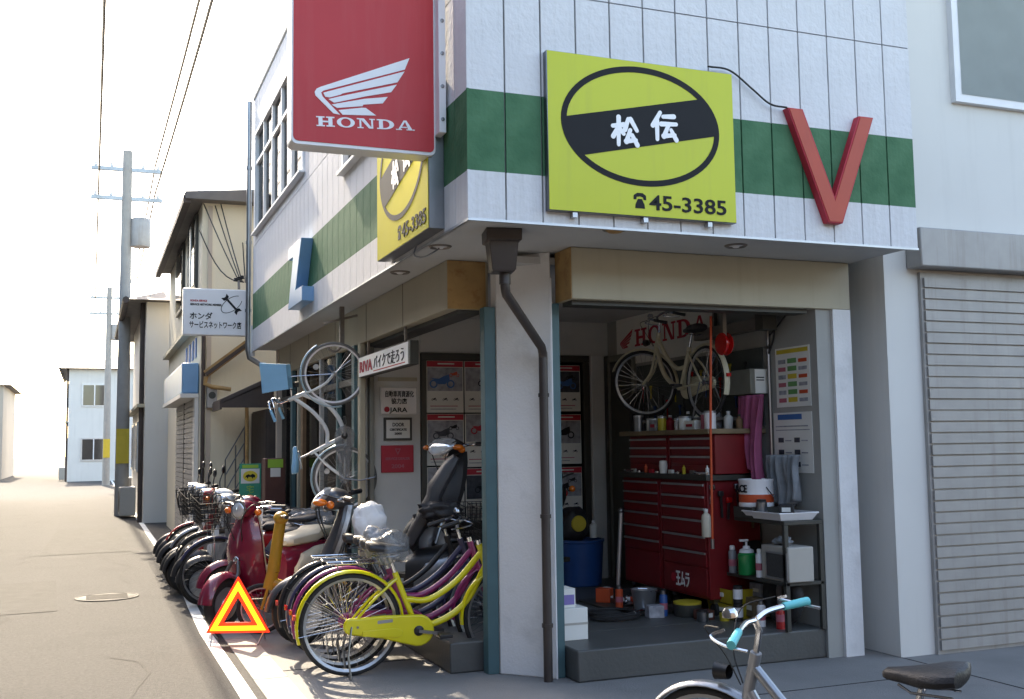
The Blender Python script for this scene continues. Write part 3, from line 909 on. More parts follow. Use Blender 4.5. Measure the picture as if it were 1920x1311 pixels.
for s_ in (-1, 1):
    w2.prism([(s_*.086, -.014), (s_*.10, -.042), (s_*.15, -.046), (s_*.128, -.012), (s_*.128, .012), (s_*.15, .046), (s_*.10, .042), (s_*.086, .014)], S_(cx, 8.8480, cz), fu, fv, .0015)
w2.build('emblem_wrench', 'ink', sv, smooth=False)
MB().b2(S_(-.047, 8.87, 3.05), S_(-.0, 8.95, 3.5)).build('bracket', 'steel', sv)

# hanging light-box sign in the recess
rv = thing('lightbox_sign', 'slim white hanging light-box sign with red lettering under the side beam', 'sign', (.34, 3.1, 2.12))
MB().b2((-.035, -.845, 0), (.035, .82, .185)).build('case', 'darkframe', rv, bevel=.006)
MB().b2((-.039, -.80, .008), (-.034, .812, .178)).build('face', 'signwhite', rv)
letter('lettering', 'RIVA', .13, (-.041, .78, .045), (0, -1, 0), (0, 0, 1), 'print_red', rv, bold=.004, width=.46)
letter('lettering', 'バイクで走ろう', .12, (-.041, .27, .05), (0, -1, 0), (0, 0, 1), 'ink', rv, width=.95)
MB().b2((-.0415, -.72, .022), (-.0392, .27, .030)).build('underline', 'print_red', rv)
for y in (-.6, .6):
    MB().bar((0, y, .184), (0, y, .318), .02, .02).build('hanger', 'hook', rv)

# plaques on the partition
def plaque(label, x0, x1, z0, z1, face, frm, lines, fw_=.012):
    t = thing('plaque', label, 'plaque', ((x0+x1)/2, YP-.001, z0), group='plaques on the partition wall')
    w, h_ = x1-x0, z1-z0
    MB().b2((-w/2, -.018, 0), (w/2, 0, h_)).build('frame', frm, t, bevel=.003)
    MB().b2((-w/2+fw_, -.021, fw_), (w/2-fw_, -.0175, h_-fw_)).build('face', face, t)
    for txt, size, z, mt, wd in lines:
        letter('lettering', txt, size, (-wd/2, -.023, z), (1, 0, 0), (0, 0, 1), mt, t, width=wd, bold=.001)
    return t
p = plaque('white plaque with a red mark, topmost of three on the partition', .516, .868, 1.79, 2.045, 'signwhite', 'alu', [('自動車再資源化', .062, .168, 'ink', .27), ('協力店', .055, .105, 'ink', .15), ('JARA', .058, .026, 'ink', .17)])
MB().lathe([(0, -.0245), (.026, -.0245), (.026, -.022)], (-.115, 0, .05), axis='y', n=16).build('round_mark', 'print_red', p)
plaque('small black framed certificate between the white and red plaques', .55, .816, 1.555, 1.765, 'paper', 'darkframe', [('DOOR', .045, .13, 'ink', .11), ('CERTIFICATE', .028, .09, 'ink', .16), ('2005', .026, .055, 'ink', .07)], .022)
plaque('dark red plaque with faint lettering, lowest on the partition', .525, .83, 1.265, 1.512, 'print_red', 'print_red', [('▽', .07, .165, 'pinkprint', .055), ('SERVICE DEALER', .03, .115, 'pinkprint', .23), ('2004', .05, .04, 'pinkprint', .12)], .004)
MB().b2((.5, YP-.012, 2.10), (.87, YP-.001, 2.135)).build('notice_rail', 'beam', shop)

# posters behind the partition window
def poster(label, x0, x1, z1, z0, kind, seed):
    rnd = random.Random(seed)
    t = thing('poster', label, 'poster', ((x0+x1)/2, YP-.005, z0), group='motorcycle posters on the partition window')
    w, h_ = x1-x0, z1-z0
    MB().b2((-w/2, -.004, 0), (w/2, .0, h_)).build('sheet', 'paper', t)
    y = -.0065
    hd = .12*h_ if kind != 'plain' else 0
    if hd:
        MB().b2((-w/2+.004, y, h_-hd), (w/2-.004, -.0042, h_-.004)).build('header', 'print_red', t)
        MB().b2((-w*.2, y-.002, h_-hd*.6), (w*.25, y-.0002, h_-hd*.4)).build('header_line', 'paper', t)
    top = h_-hd-.006
    pic0 = top*.48
    MB().b2((-w/2+.01, y, pic0), (w/2-.01, -.0042, top)).build('picture', 'print_grey' if kind != 'dark' else 'print_dark', t)
    # motorcycle silhouette printed on the picture
    def bike(cx, cz, s_):
        m = MB()
        for sx in (-1, 1):
            m.ring((cx+sx*.55*s_, cz-.18*s_), .26*s_, .26*s_, .09*s_, (0, y-.0008, 0), (1, 0, 0), (0, 0, 1), .0006, 14)
        m.prism([(cx-.75*s_, cz+.18*s_), (cx-.2*s_, cz+.14*s_), (cx+.1*s_, cz+.3*s_), (cx+.45*s_, cz+.42*s_), (cx+.5*s_, cz+.1*s_), (cx+.2*s_, cz-.2*s_), (cx-.25*s_, cz-.2*s_), (cx-.4*s_, cz+.02*s_)], (0, y-.0002, 0), (1, 0, 0), (0, 0, 1), .0008)
        return m
    bike(rnd.uniform(-.04, .04), (pic0+top)/2-rnd.uniform(0, .02), w*rnd.uniform(.28, .46)).build('motorcycle_print', rnd.choice(['ink', 'print_red', 'blueprint', 'ink', 'print_dark']), t, smooth=False)
    if rnd.random() < .6:
        bike(rnd.uniform(.06, .1), pic0+(top-pic0)*.72, w*.17).build('motorcycle_print', rnd.choice(['print_dark', 'orange', 'ink']), t, smooth=False)
    for k in range(3):
        bike(-w*.3+k*w*.3, pic0*.62, w*.09).build('motorcycle_print', 'ink', t, smooth=False)
    for k in range(2):
        MB().b2((-w*.4, y, pic0*(.14+.14*k)), (w*rnd.uniform(.1, .4), -.0042, pic0*(.14+.14*k)+.008)).build('text_line', 'pinkprint' if k else 'print_grey', t)
poster('red headed poster, top row of the window nearest the plaques', .960, 1.322, 2.296, 1.81, 'red', 1)
poster('red topped poster, top row beside the pillar', 1.334, 1.698, 2.296, 1.81, 'red', 2)
poster('red striped poster below the top row nearest the plaques', .960, 1.322, 1.798, 1.32, 'red', 3)
poster('plain pale poster below the top row beside the pillar', 1.334, 1.698, 1.798, 1.30, 'plain', 4)
poster('pale poster near the bottom of the window by the plaques', .960, 1.322, 1.305, .82, 'plain', 5)
poster('dark pictured poster, top one seen right of the pillar', 2.19, 2.535, 2.27, 1.82, 'dark', 6)
poster('red headed poster, second one down right of the pillar', 2.19, 2.535, 1.79, 1.31, 'red', 7)
poster('red headed dark poster, lowest one right of the pillar', 2.19, 2.535, 1.28, .80, 'red', 8)
poster('dark pictured poster, lowest of those beside the pillar', 1.334, 1.698, 1.285, .80, 'dark', 9)

# ------------------------------------------------------------------ neighbouring buildings
cr = thing('cream_house', 'cream stucco neighbour house with tiled roof and blue awning beyond the shop', 'building', (-.5, 10.2, 0))
def H_(x, y, z): return (x+.5, y-10.2, z)
MB().b2(H_(-.5, 10.2, 0), H_(3.6, 17, 5.05)).build('wall', 'creamwall', cr)
rf = MB().prism([(-.27, 0), (-.25, -.08), (4.5, -.05), (4.5, .0), (2.0, .22)], H_(-.5, 16.9, 5.12), (1, 0, 0), (0, 0, 1), 6.95)
rf.build('roof', 'rooftile', cr)
MB().b2(H_(-.78, 10.0, 4.99), H_(-.68, 17.1, 5.09)).build('gutter', 'brown', cr)
for i in range(34):
    pass
for k in range(15):
    y = 10.05+k*.46
    MB().tube([H_(-.75, y, 5.13), H_(1.5, y, 5.35)], .035, 6).build('roof_tile_ridge', 'rooftile', cr)
wn = MB().b2(H_(-.55, 10.8, 3.88), H_(-.49, 12.1, 5.0)).build('window', 'darkframe', cr)
MB().b2(H_(-.56, 10.88, 3.95), H_(-.552, 12.02, 4.93)).build('pane', 'glass', wn)
MB().b2(H_(-.57, 11.42, 3.95), H_(-.545, 11.48, 4.93)).build('mullion', 'alu', wn)
wn = MB().b2(H_(-.55, 13.2, 3.88), H_(-.49, 14.6, 5.0)).build('window', 'darkframe', cr)
MB().b2(H_(-.56, 13.28, 3.95), H_(-.552, 14.52, 4.93)).build('pane', 'glass', wn)
for y in (10.85, 11.35, 11.9, 12.5):
    MB().b2(H_(-.515, y, 2.86), H_(-.497, y+.22, 3.15)).build('vent_slot', 'blueprint', cr)
MB().b2(H_(-.62, 10.2, 3.30), H_(-.5, 17, 3.36)).build('ledge', 'beam', cr)
MB().b2(H_(-.74, 10.4, 2.30), H_(-.505, 14.4, 2.74)).build('awning', 'blue', cr, bevel=.02)
MB().b2(H_(-.76, 10.38, 2.24), H_(-.505, 14.42, 2.298)).build('awning_base', 'housewhite', cr)
sh = MB().b2(H_(-.53, 10.7, 0), H_(-.505, 14.2, 2.24)).build('shutter', 'shutter', cr)
for k in range(28):
    MB().b2(H_(-.545, 10.72, .04+k*.078), H_(-.531, 14.18, .104+k*.078)).build('slat', 'shutter', sh)
MB().b2(H_(-.55, 12.4, 0), H_(-.532, 12.5, 2.24)).build('shutter_post', 'darkframe', cr)
MB().b2(H_(-.56, 10.4, 0), H_(-.505, 10.68, 2.238)).build('corner_post', 'housewhite', cr)
MB().b2(H_(-.42, 10.18, .0), H_(-.36, 10.199, 5.0)).build('joint_strip', 'clay', cr)
MB().tube([H_(-.47, 10.14, 3.2), H_(-.47, 10.14, 0)], .028, 8).build('downpipe', 'brown', cr)
# little lean-to gutter crossing the cream wall
gb = thing('sloping_gutter', 'rusty brown sloping gutter pipe crossing the cream wall', 'gutter', (-.2, 10.05, 2.5))
MB().bar((-.24, .05, .06), (.32, -.05, .50), .09, .10).build('trough', 'rust', gb, bevel=.006)
MB().bar((-.24, .0, .05), (.32, -.1, .49), .05, .05).build('lip', 'brown', gb)
MB().tube([(-.24, 0, .02), (-.25, .02, -.08), (-.16, .0, -.12), (.1, -.05, -.16)], .03, 8).build('elbow', 'rust', gb)
ac = thing('meter_box', 'small grey meter box on the cream wall under the gutter', 'box', (-.34, 10.14, 2.08))
MB().b2((-.08, -.06, 0), (.06, .058, .30)).build('case', 'shutter', ac, bevel=.01)
MB().lathe([(0, -.07), (.05, -.068), (.05, -.06)], (-.01, 0, .18), axis='y', n=16).build('dial', 'darkframe', ac)

# dark sheet awning and its post at the shop's far corner
aw = thing('sheet_awning', 'dark brown sheet awning on a rusty post past the shop corner', 'awning', (0, 9.3, 0))
c = [(.32, -.54, 2.42), (.32, .7, 2.42), (-.36, .55, 2.10), (-.36, -.35, 2.10)]
MB().add(c+[(x, y, z+.05) for x, y, z in c], [(0, 1, 2, 3), (7, 6, 5, 4), (0, 4, 5, 1), (1, 5, 6, 2), (2, 6, 7, 3), (3, 7, 4, 0)]).build('sheet', 'brown', aw)
MB().b2((-.37, -.36, 2.02), (-.34, .56, 2.13)).build('fascia', 'brown', aw)
MB().prism([(-.36, 2.04), (.32, 2.04), (.32, 2.40), (-.36, 2.09)], (0, -.42, 0), (1, 0, 0), (0, 0, 1), .03).build('end_panel', 'brown', aw)
for k in range(5):
    y = -.36+k*.23
    MB().bar((.31, y, 2.405), (-.35, y*.8, 2.088), .03, .03).build('rafter', 'brown', aw)
MB().tube([(.02, -.2, 0), (.0, -.2, 2.24)], .026, 8).build('post', 'rust', aw)
sd_ = thing('dark_shed', 'dark boarded lean-to between the shop and the cream house', 'shed', (.2, 9.35, 0))
MB().b2((.02, -.60, 0), (1.2, .80, 2.02)).build('wall', 'darkwood', sd_)
for k in range(9):
    MB().b2((.0, -.58+k*.15, .02), (.0195, -.44+k*.15, 2.0)).build('board', 'darkwood', sd_)
for k in range(7):
    MB().b2((.03+k*.16, -.62, .02), (.18+k*.16, -.6005, 2.0)).build('board', 'darkwood', sd_)
# stair rail
sr = thing('stair_rail', 'thin steel stair handrail leaning against the cream wall', 'railing', (-.05, 10.0, 0))
for dx, z0, z1 in ((-.12, .0, 1.35), (.02, .2, 1.55), (.14, .4, 1.8)):
    MB().tube([(dx, 0, z0), (dx, 0, z1)], .010, 6).build('upright', 'steel', sr)
for k in range(4):
    MB().tube([(-.12, 0, 1.35-k*.22), (.16, 0, 1.84-k*.22)], .009, 6).build('rail', 'steel', sr)

# service wires and insulator cluster
ins = thing('insulator', 'dark cable clamp with insulators above the white service sign', 'insulator', (-.14, 9.0, 3.62))
MB().bar((0, -.1, 0), (0, -.05, .12), .03, .03).build('bracket', 'hook', ins)
for k in range(3):
    MB().lathe([(0, 0), (.028, .005), (.03, .02), (.018, .03), (.026, .045), (0, .055)], (-.04+k*.045, -.06+k*.01, .10+.02*k), n=10).build('insulator_knob', 'blackp', ins)
ends = [(-.49, 10.15, 5.02), (-.33, 10.15, 5.0), (-.25, 10.15, 5.03), (-.54, 10.18, 4.63), (.056, 10.1, 4.47)]
lab = ['leftmost thin service wire rising to the cream eave', 'second thin service wire from the left rising to the eave', 'third thin service wire rising to the eave', 'slack service wire curving low across the cream wall', 'short service wire reaching the cream wall beside the grey pipe']
for e_, l_ in zip(ends, lab):
    a = Vector((-.13+.02*ends.index(e_), 8.95, 3.72))
    b = Vector(e_)
    ptsw = [a.lerp(b, t/8)-Vector((0, 0, .18*math.sin(math.pi*t/8)*(1.2 if 'slack' in l_ else .15))) for t in range(9)]
    tag(MB().tube(ptsw, .009, 5).build('service_wire', 'cable'), l_, 'wire', 'service wires by the cream house')

# houses further along the street and unseen light blockers across the way
def house(label, x0, x1, y0, y1, h, wall, rise=1.2, wins=()):
    t = thing('house', label, 'building', ((x0+x1)/2, (y0+y1)/2, 0), group='houses further off')
    w, d = (x1-x0)/2, (y1-y0)/2
    MB().b2((-w, -d, 0), (w, d, h)).build('wall', wall, t)
    r_ = MB().add([(-w-.4, -d-.4, h), (w+.4, -d-.4, h), (w+.4, d+.4, h), (-w-.4, d+.4, h), (-w*.2, 0, h+rise), (w*.2, 0, h+rise)], [(0, 1, 5, 4), (1, 2, 5), (2, 3, 4, 5), (3, 0, 4), (3, 2, 1, 0)])
    r_.build('roof', 'rooftile', t, smooth=False)
    MB().tube([(-w-.06, -d+.25, h), (-w-.06, -d+.25, 0)], .05, 8).build('downpipe', 'brown', t)
    MB().tube([(-w-.42, -d-.42, h-.02), (-w-.42, d+.42, h-.02)], .07, 8).build('eave_gutter', 'brown', t)
    ao = MB().b2((-w-.42, -d+1.9, .05), (-w-.08, -d+2.7, .68)).build('air_conditioner', 'beige', t, bevel=.02)
    MB().lathe([(.0, -.01), (.22, -.01), (.24, 0)], (-w-.425, -d+2.22, .36), axis='x', n=18).build('fan_grille', 'darkframe', ao)
    MB().b2((-w-.16, -d, h*.52), (-w-.005, d, h*.52+.07)).build('string_course', 'beam', t)
    for z in (1.0, 3.7):
        if z+1.2 > h: continue
        for k in range(max(1, int(d*2/2.2))):
            y = -d+1.1+k*2.2
            wo = MB().b2((-w-.05, y-.6, z), (-w+.02, y+.6, z+1.15)).build('window', 'alu', t)
            MB().b2((-w-.055, y-.53, z+.07), (-w-.052, y+.53, z+1.08)).build('pane', 'darkpane', wo)
            MB().b2((-w-.07, y-.025, z+.07), (-w-.056, y+.025, z+1.08)).build('mullion', 'white', wo)
        for k in range(max(1, int(w*2/2.4))):
            x = -w+1.2+k*2.4
            wo = MB().b2((x-.6, -d-.05, z), (x+.6, -d+.02, z+1.15)).build('window', 'alu', t)
            MB().b2((x-.53, -d-.055, z+.07), (x+.53, -d-.052, z+1.08)).build('pane', 'darkpane', wo)
            MB().b2((x-.025, -d-.07, z+.07), (x+.025, -d-.056, z+1.08)).build('mullion', 'white', wo)
house('white house right behind the cream house down the street', -.9, 5, 18, 25, 4.6, 'housewhite')
house('beige house second beyond the cream house', -.5, 6, 27, 35, 5.4, 'clay')
house('white two-storey house far down the street at the bend', -3, 5, 52, 62, 5.6, 'housewhite')
house('pale house at the far left end of the street', -13, -6.5, 60, 70, 5.2, 'clay')

house('unseen grey sky-blocking building across the road behind the photographer', -14, -4, -22, -12, 5.2, 'darkhouse')  # unseen dark buildings added to cut low sky light into the workshop
house('unseen brown sky-blocking building across the road facing the shop front', -3, 6, -21, -11.5, 4.8, 'brownhouse')
house('unseen dark grey sky-blocking building across the road to the right', 7, 18, -22, -12, 5.0, 'darkhouse')
house('unseen brown sky-blocking block across the street left of the photographer', -15, -5.2, -11, 3, 6.8, 'brownhouse')  # unseen blocks added to keep sky light off the street side wall
house('unseen grey sky-blocking block across the street opposite the scooters', -15, -5.4, 4, 17, 7.2, 'darkhouse')
house('unseen brown sky-blocking block across the street opposite the cream house', -15, -5.3, 18, 33, 6.4, 'brownhouse')
# utility poles down the street
def pole(label, x, y):
    t = thing('utility_pole', label, 'utility pole', (x, y, 0), group='utility poles')
    MB().tube([(0, 0, 0), (0, 0, 8.6)], [.16, .11], 12).build('shaft', 'concpole', t)
    for z in (7.4, 8.1):
        MB().b2((-.8, -.05, z), (.8, .05, z+.09)).build('cross_arm', 'steel', t)
        for k in (-.7, -.35, .35, .7):
            MB().lathe([(.03, 0), (.045, .03), (.03, .06), (.045, .09), (0, .12)], (k, 0, z+.09), n=8).build('insulator', 'white', t)
    MB().lathe([(0, 0), (.22, .0), (.23, .03), (.23, .62), (.2, .68), (0, .7)], (.32, 0, 6.3), n=16).build('transformer', 'shutter', t)
    MB().b2((-.14, -.175, 1.2), (.14, -.15, 2.0)).build('notice_wrap', 'yprint', t)
pole('nearer concrete utility pole with a transformer down the street', -1.25, 21)
pole('farther concrete utility pole down the street', -1.3, 44)
for k, (dx, z) in enumerate(((-.7, 7.6), (.7, 7.6), (-.7, 8.3), (.7, 8.3))):
    P_ = []
    for a_, b_ in ((44, 21), (21, -14)):
        for i in range(13):
            u = i/12
            P_.append((-1.25+dx*.9, a_+(b_-a_)*u, z-.5*math.sin(math.pi*u)))
    tag(MB().tube(P_, .022, 5).build('overhead_wire', 'cable'), ['lower overhead wire on the road side of the poles', 'lower overhead wire on the house side of the poles', 'upper overhead wire on the road side of the poles', 'upper overhead wire on the house side of the poles'][k], 'wire', 'overhead wires')

# the building next door on the right
nd = thing('neighbour_building', 'pale grey building with a closed shutter next door right of the shop', 'building', (6.5, 4.5, 0))
MB().b2((-3.2, -4.0, 0), (3.2, 4.5, 6.6)).build('wall', 'housewhite', nd)
so = MB().b2((-2.9, -4.03, 0), (2.7, -4.002, 2.7)).build('shutter', 'shutter', nd)
for k in range(33):
    j_ = random.uniform(0, .006)
    MB().b2((-2.88, -4.045-j_, .03+k*.08), (2.68, -4.031-j_, .098+k*.08)).build('slat', 'shutter', so)
MB().b2((-.25, -4.06, .32), (.15, -4.046, .38)).build('shutter_handle', 'steel', so)
MB().b2((-3.0, -4.16, 2.72), (2.8, -4.002, 3.0)).build('shutter_box', 'shutter', nd, bevel=.01)
for x in (-1.7, 1.0):
    wo = MB().b2((x-.8, -4.05, 4.0), (x+.8, -4.0, 5.3)).build('window', 'white', nd)
    MB().b2((x-.74, -4.056, 4.06), (x+.74, -4.046, 5.24)).build('pane', 'glass', wo)

# ------------------------------------------------------------------ bicycles
def handlebar_parts(t, S, ht, hbar, grips, flat=False):
    h = MB()
    bar = [(.20, -.275, .955), (.30, -.275, .985), (.375, -.22, 1.0), (.40, -.08, .975), (.365, 0, .955), (.40, .08, .975), (.375, .22, 1.0), (.30, .275, .985), (.20, .275, .955)]
    if flat:
        bar = [(.30, -.29, .955), (.335, -.18, .962), (.36, -.08, .965), (.365, 0, .955), (.36, .08, .965), (.335, .18, .962), (.30, .29, .955)]
    h.tube([S(*p) for p in curve(bar, 5)], .0108, 8)
    h.tube([S(*ht), S(.352, 0, .915), S(.368, 0, .965)], .0125, 8)
    ho = h.build('handlebar', hbar, t)
    for y in (-.275, .275):
        gp_ = [S(.297, y*1.09, .954), S(.305, y, .956), S(.337, y*.63, .962)] if flat else [S(.175, y, .948), S(.20, y, .955), S(.30, y, .985)]
        MB().tube(gp_, [.017, .0165, .0145], 10).build('grip', grips, ho)
        MB().tube([S(*p) for p in curve([(.355, y*.86, .985), (.40, y*.95, .965), (.33, y*1.04, .945), (.24, y*1.04, .935)], 4)], .006, 6).build('brake_lever', 'chrome', ho)
        cb = MB().tube([S(*p) for p in curve([(.39, y*.8, .985), (.50, y*.5, .95), (.49, y*.12, .82), (.45, y*.03, .70)], 6)], .003, 5)
        cb.build('brake_cable', 'cable', ho)
    MB().lathe([(0, .035), (.018, .032), (.028, .018), (.03, 0), (.0, 0)], S(.385, .14, 1.005), n=14).build('bell', 'chrome', ho)
    MB().lathe([(.028, 0), (.034, .05), (.036, .055), (.0, .058)], S(.50, .0, .74), axis='x', n=14).build('head_lamp', 'blackp', t)

def bicycle(name, label, mat4, fr, fend, saddle_m='seat', s=1.0, basket=None, rack=True, grips='blackp', tyre='rubber', rim='alu', case=None, steer=0.0, group=None, saddle=True, lens=False, hbar='chrome', bars=True, flat=False):
    """step-through town bicycle; local X forward, Z up, origin on the ground between the wheels"""
    t = thing(name, label, 'bicycle', mat=mat4 @ Matrix.Scale(s, 4), group=group)
    r = .335
    rh, fh = Vector((-.5, 0, r)), Vector((.6, 0, r))
    bb = Vector((-.055, 0, .285))
    st = Vector((-.205, 0, .665))
    hb, ht = Vector((.435, 0, .64)), Vector((.375, 0, .83))
    S = lambda *p: Matrix.Translation(hb) @ Matrix.Rotation(steer, 4, (ht-hb).normalized()) @ Matrix.Translation(-hb) @ Vector(p)
    def wheel(h, nm, tr=None):
        tf = tr or (lambda *p: Vector(p))
        def fin(mb): mb.v = [tuple(tf(*p)) for p in mb.v]; return mb
        ty = fin(MB().lathe([(r-.034+.0175*math.cos(a), .0175*math.sin(a)) if False else (r-.0175+.0175*math.cos(a), .0175*math.sin(a)) for a in [2*math.pi*i/10 for i in range(11)]], h, axis='y', n=44)).build(nm, tyre, t)
        fin(MB().lathe([(r-.036, -.010), (r-.028, -.013), (r-.030, 0), (r-.028, .013), (r-.036, .010), (r-.046, .004), (r-.046, -.004), (r-.036, -.010)], h, axis='y', n=44)).build('rim', rim, ty)
        fin(MB().lathe([(.006, -.055), (.006, -.034), (.026, -.032), (.016, -.024), (.016, .024), (.026, .032), (.006, .034), (.006, .055)], h, axis='y', n=14)).build('hub', 'steel', ty)
        sp = MB()
        for k in range(32):
            a = 2*math.pi*k/32
            sgn = 1 if k % 2 else -1
            b = a+(.45 if (k//2) % 2 else -.45)
            p0 = h+Vector((.022*math.cos(b), sgn*.026, .022*math.sin(b)))
            p1 = h+Vector(((r-.04)*math.cos(a), sgn*.003, (r-.04)*math.sin(a)))
            sp.tube([p0, p1], .0014, 3, cap=False)
        so = fin(sp).build('spokes', 'chrome', ty)
        so['kind'] = 'stuff'
        if lens:
            a = 1.1
            p = h+Vector((.2*math.cos(a), 0, .2*math.sin(a)))
            fin(MB().lathe([(0, -.012), (.03, -.01), (.03, .01), (0, .012)], p, axis='y', n=14)).build('wheel_reflector', 'clearlens', ty)
    wheel(rh, 'rear_wheel')
    wheel(fh, 'front_wheel', S)
    f = MB()
    f.tube([bb, st], .020, 10)
    f.tube([hb, ht], .0225, 10)
    f.tube(curve([ht+(hb-ht)*.28, (.22, 0, .59), (.03, 0, .475), bb.lerp(st, .52)], 6), .0205, 10)
    f.tube(curve([ht+(hb-ht)*.78, (.29, 0, .45), (.13, 0, .335), bb], 6), .0225, 10)
    for y in (-.045, .045):
        f.tube(curve([rh+Vector((0, y*1.2, 0)), (-.36, y*1.1, .49), st.lerp(bb, .10)+Vector((0, y*.35, 0))], 4), .0095, 8)
        f.tube([rh+Vector((0, y*1.2, 0)), bb+Vector((0, y*.5, 0))], .0085, 8)
    f.lathe([(.0, -.034), (.023, -.034), (.023, .034), (0, .034)], bb, axis='y', n=14)
    f.build('frame', fr, t)
    k = MB()
    for y in (-.047, .047):
        k.tube([S(*q) for q in curve([hb+Vector((0, y*.5, 0)), (.445, y, .585), (.505, y, .44), fh+Vector((0, y, 0))], 5)], .0120, 8)
    k.tube([S(*(hb+Vector((0, -.03, -.005)))), S(*(hb+Vector((0, .03, -.005))))], .012, 8)
    k.build('fork', fr, t)
    fender(MB(), rh, r+.026, .028, R(-5), R(198)).build('rear_fender', fend, t)
    ff = fender(MB(), fh, r+.024, .027, R(25), R(187))
    ff.v = [tuple(S(*p)) for p in ff.v]
    ff.build('front_fender', fend, t)
    sy = MB()
    for y in (-.032, .032):
        for a in (R(150), R(190)):
            sy.tube([rh+Vector((0, y*1.7, 0)), rh+Vector(((r+.012)*math.cos(a), y, (r+.012)*math.sin(a)))], .0022, 4)
    sy.build('fender_stays', 'chrome', t)
    # chain case, cranks
    if case:
        cc = MB()
        y0 = -.075
        secs = []
        pol = arcpts((bb.x, 0, bb.z), .105, R(-100), R(95), 10)+[(-.3, 0, .395), (-.46, 0, .385)]+arcpts((rh.x, 0, rh.z), .055, R(100), R(255), 6)+[(-.3, 0, .245)]
        cc.prism([(p[0], p[2]) for p in pol], (0, y0+.03, 0), (1, 0, 0), (0, 0, 1), .03)
        co = cc.build('chain_case', case, t, bevel=.011)
        MB().prism([(-.43, .268), (-.20, .250), (-.17, .262), (-.16, .285), (-.18, .305), (-.22, .312), (-.43, .305)], (0, y0-.0005, 0), (1, 0, 0), (0, 0, 1), .007).build('chain_case_ridge', case, co, bevel=.003)
        MB().prism([(-.33, .345), (-.23, .352), (-.23, .372), (-.33, .366)], (0, y0-.0005, 0), (1, 0, 0), (0, 0, 1), .0015).build('decal', 'silver', co)
        MB().lathe([(.0, -.006), (.008, -.005), (.009, 0)], (-.46, y0, .33), axis='y', n=10).build('fixing_screw', 'steel', co)
        MB().lathe([(0, -.016), (.022, -.014), (.034, -.004), (.034, .01)], (bb.x, y0, bb.z), axis='y', n=14).build('crank_boss', 'blackp', co)
    for sgn in (-1, 1):
        e_ = bb+Vector((.165*sgn*-1*math.cos(.15), sgn*.095, .165*sgn*.15))
        MB().bar(bb+Vector((0, sgn*.09, 0)), e_, .02, .012, (0, 1, 0)).build('crank', 'steel', t)
    for sgn in (-1, 1):
        e_ = bb+Vector((.165*sgn*-1*math.cos(.15), sgn*.15, .165*sgn*.15))
        MB().box(e_, (.085, .085, .022)).build('pedal', 'blackp', t, bevel=.004)
    # saddle
    MB().tube([st.lerp(bb, .1), st+Vector((-.045, 0, .13))], .0125, 10).build('seat_post', 'chrome', t)
    if saddle:
        sc = Vector((-.255, 0, .815))
        secs = [sect(sc+Vector((dx, 0, dz)), hw, hh, n=14) for dx, dz, hw, hh in ((-.145, .035, .03, .02), (-.13, .03, .085, .034), (-.07, .022, .098, .036), (0, .01, .075, .032), (.07, .006, .04, .026), (.125, .004, .026, .02), (.14, .0, .012, .012))]
        so = MB().loft(secs).build('saddle', saddle_m, t)
        sg = MB()
        for y in (-.04, .04):
            sg.tube([(s2, y, .775) for s2 in (-.36, -.30, -.22)]+[(-.17, y*.4, .79)], .005, 6)
        sg.build('saddle_springs', 'chrome', so)
    # handlebar (new bicycles on display have only the stem fitted)
    if not bars:
        MB().tube([ht, ht+Vector((-.008, 0, .03))], .02, 10).build('headset_cap', 'chrome', t)
    else:
      handlebar_parts(t, S, ht, hbar, grips, flat)
    if basket:
        bm_, solid = basket
        b = MB()
        x0, x1, z0, z1 = .49, .75, .80, 1.06
        def ringpts(z, g):
            a, c_, w = x0-.01*g, x1+.035*g, .155+.025*g
            return [(a, -w, z), (c_, -w, z), (c_, w, z), (a, w, z)]
        if solid:
            q0, q1 = ringpts(z0, 0), ringpts(z1, 1)
            b.add([S(*p) for p in q0+q1], [(3, 2, 1, 0), (0, 1, 5, 4), (1, 2, 6, 5), (2, 3, 7, 6), (3, 0, 4, 7)])
            bo = b.build('basket', bm_, t, smooth=False)
            sm = bo.modifiers.new('solid', 'SOLIDIFY'); sm.thickness = .008
            MB().tube([S(*p) for p in q1], .008, 6, closed=True).build('basket_rim', bm_, bo)
        else:
            for k2 in range(6):
                g = k2/5
                b.tube([S(*p) for p in ringpts(z0+(z1-z0)*g, g)], .0042 if k2 in (0, 5) else .0022, 5, closed=True)
            q0, q1 = ringpts(z0, 0), ringpts(z1, 1)
            for e_ in range(4):
                a0, a1, c0, c1 = Vector(q0[e_]), Vector(q0[(e_+1) % 4]), Vector(q1[e_]), Vector(q1[(e_+1) % 4])
                for k2 in range(9):
                    b.tube([S(*a0.lerp(a1, k2/9)), S(*c0.lerp(c1, k2/9))], .0022, 4, cap=False)
            for k2 in range(7):
                y = -.15+k2*.05
                b.tube([S(x0, y, z0), S(x1, y, z0)], .0022, 4, cap=False)
            b.build('basket', bm_, t)
        MB().tube([S(.50, 0, .80), S(.445, 0, .80), S(.39, 0, .80)], .01, 6).tube([S(.62, .04, .8), S(.6, .05, .35)], .004, 5).tube([S(.62, -.04, .8), S(.6, -.05, .35)], .004, 5).build('basket_bracket', 'chrome', t)
    if rack:
        rk = MB()
        for y in (-.055, .055):
            rk.tube([(-.22, y*.4, .60), (-.28, y, .715), (-.62, y, .715)], .005, 6)
            rk.tube([(-.56, y, .712), (-.5, y*1.1, .34)], .0042, 6)
        for k2 in range(4):
            rk.tube([(-.32-k2*.1, -.055, .715), (-.32-k2*.1, .055, .715)], .004, 5)
        rk.build('rear_rack', 'steel' if fend in ('navy',) else 'chrome', t)
    ks = MB()
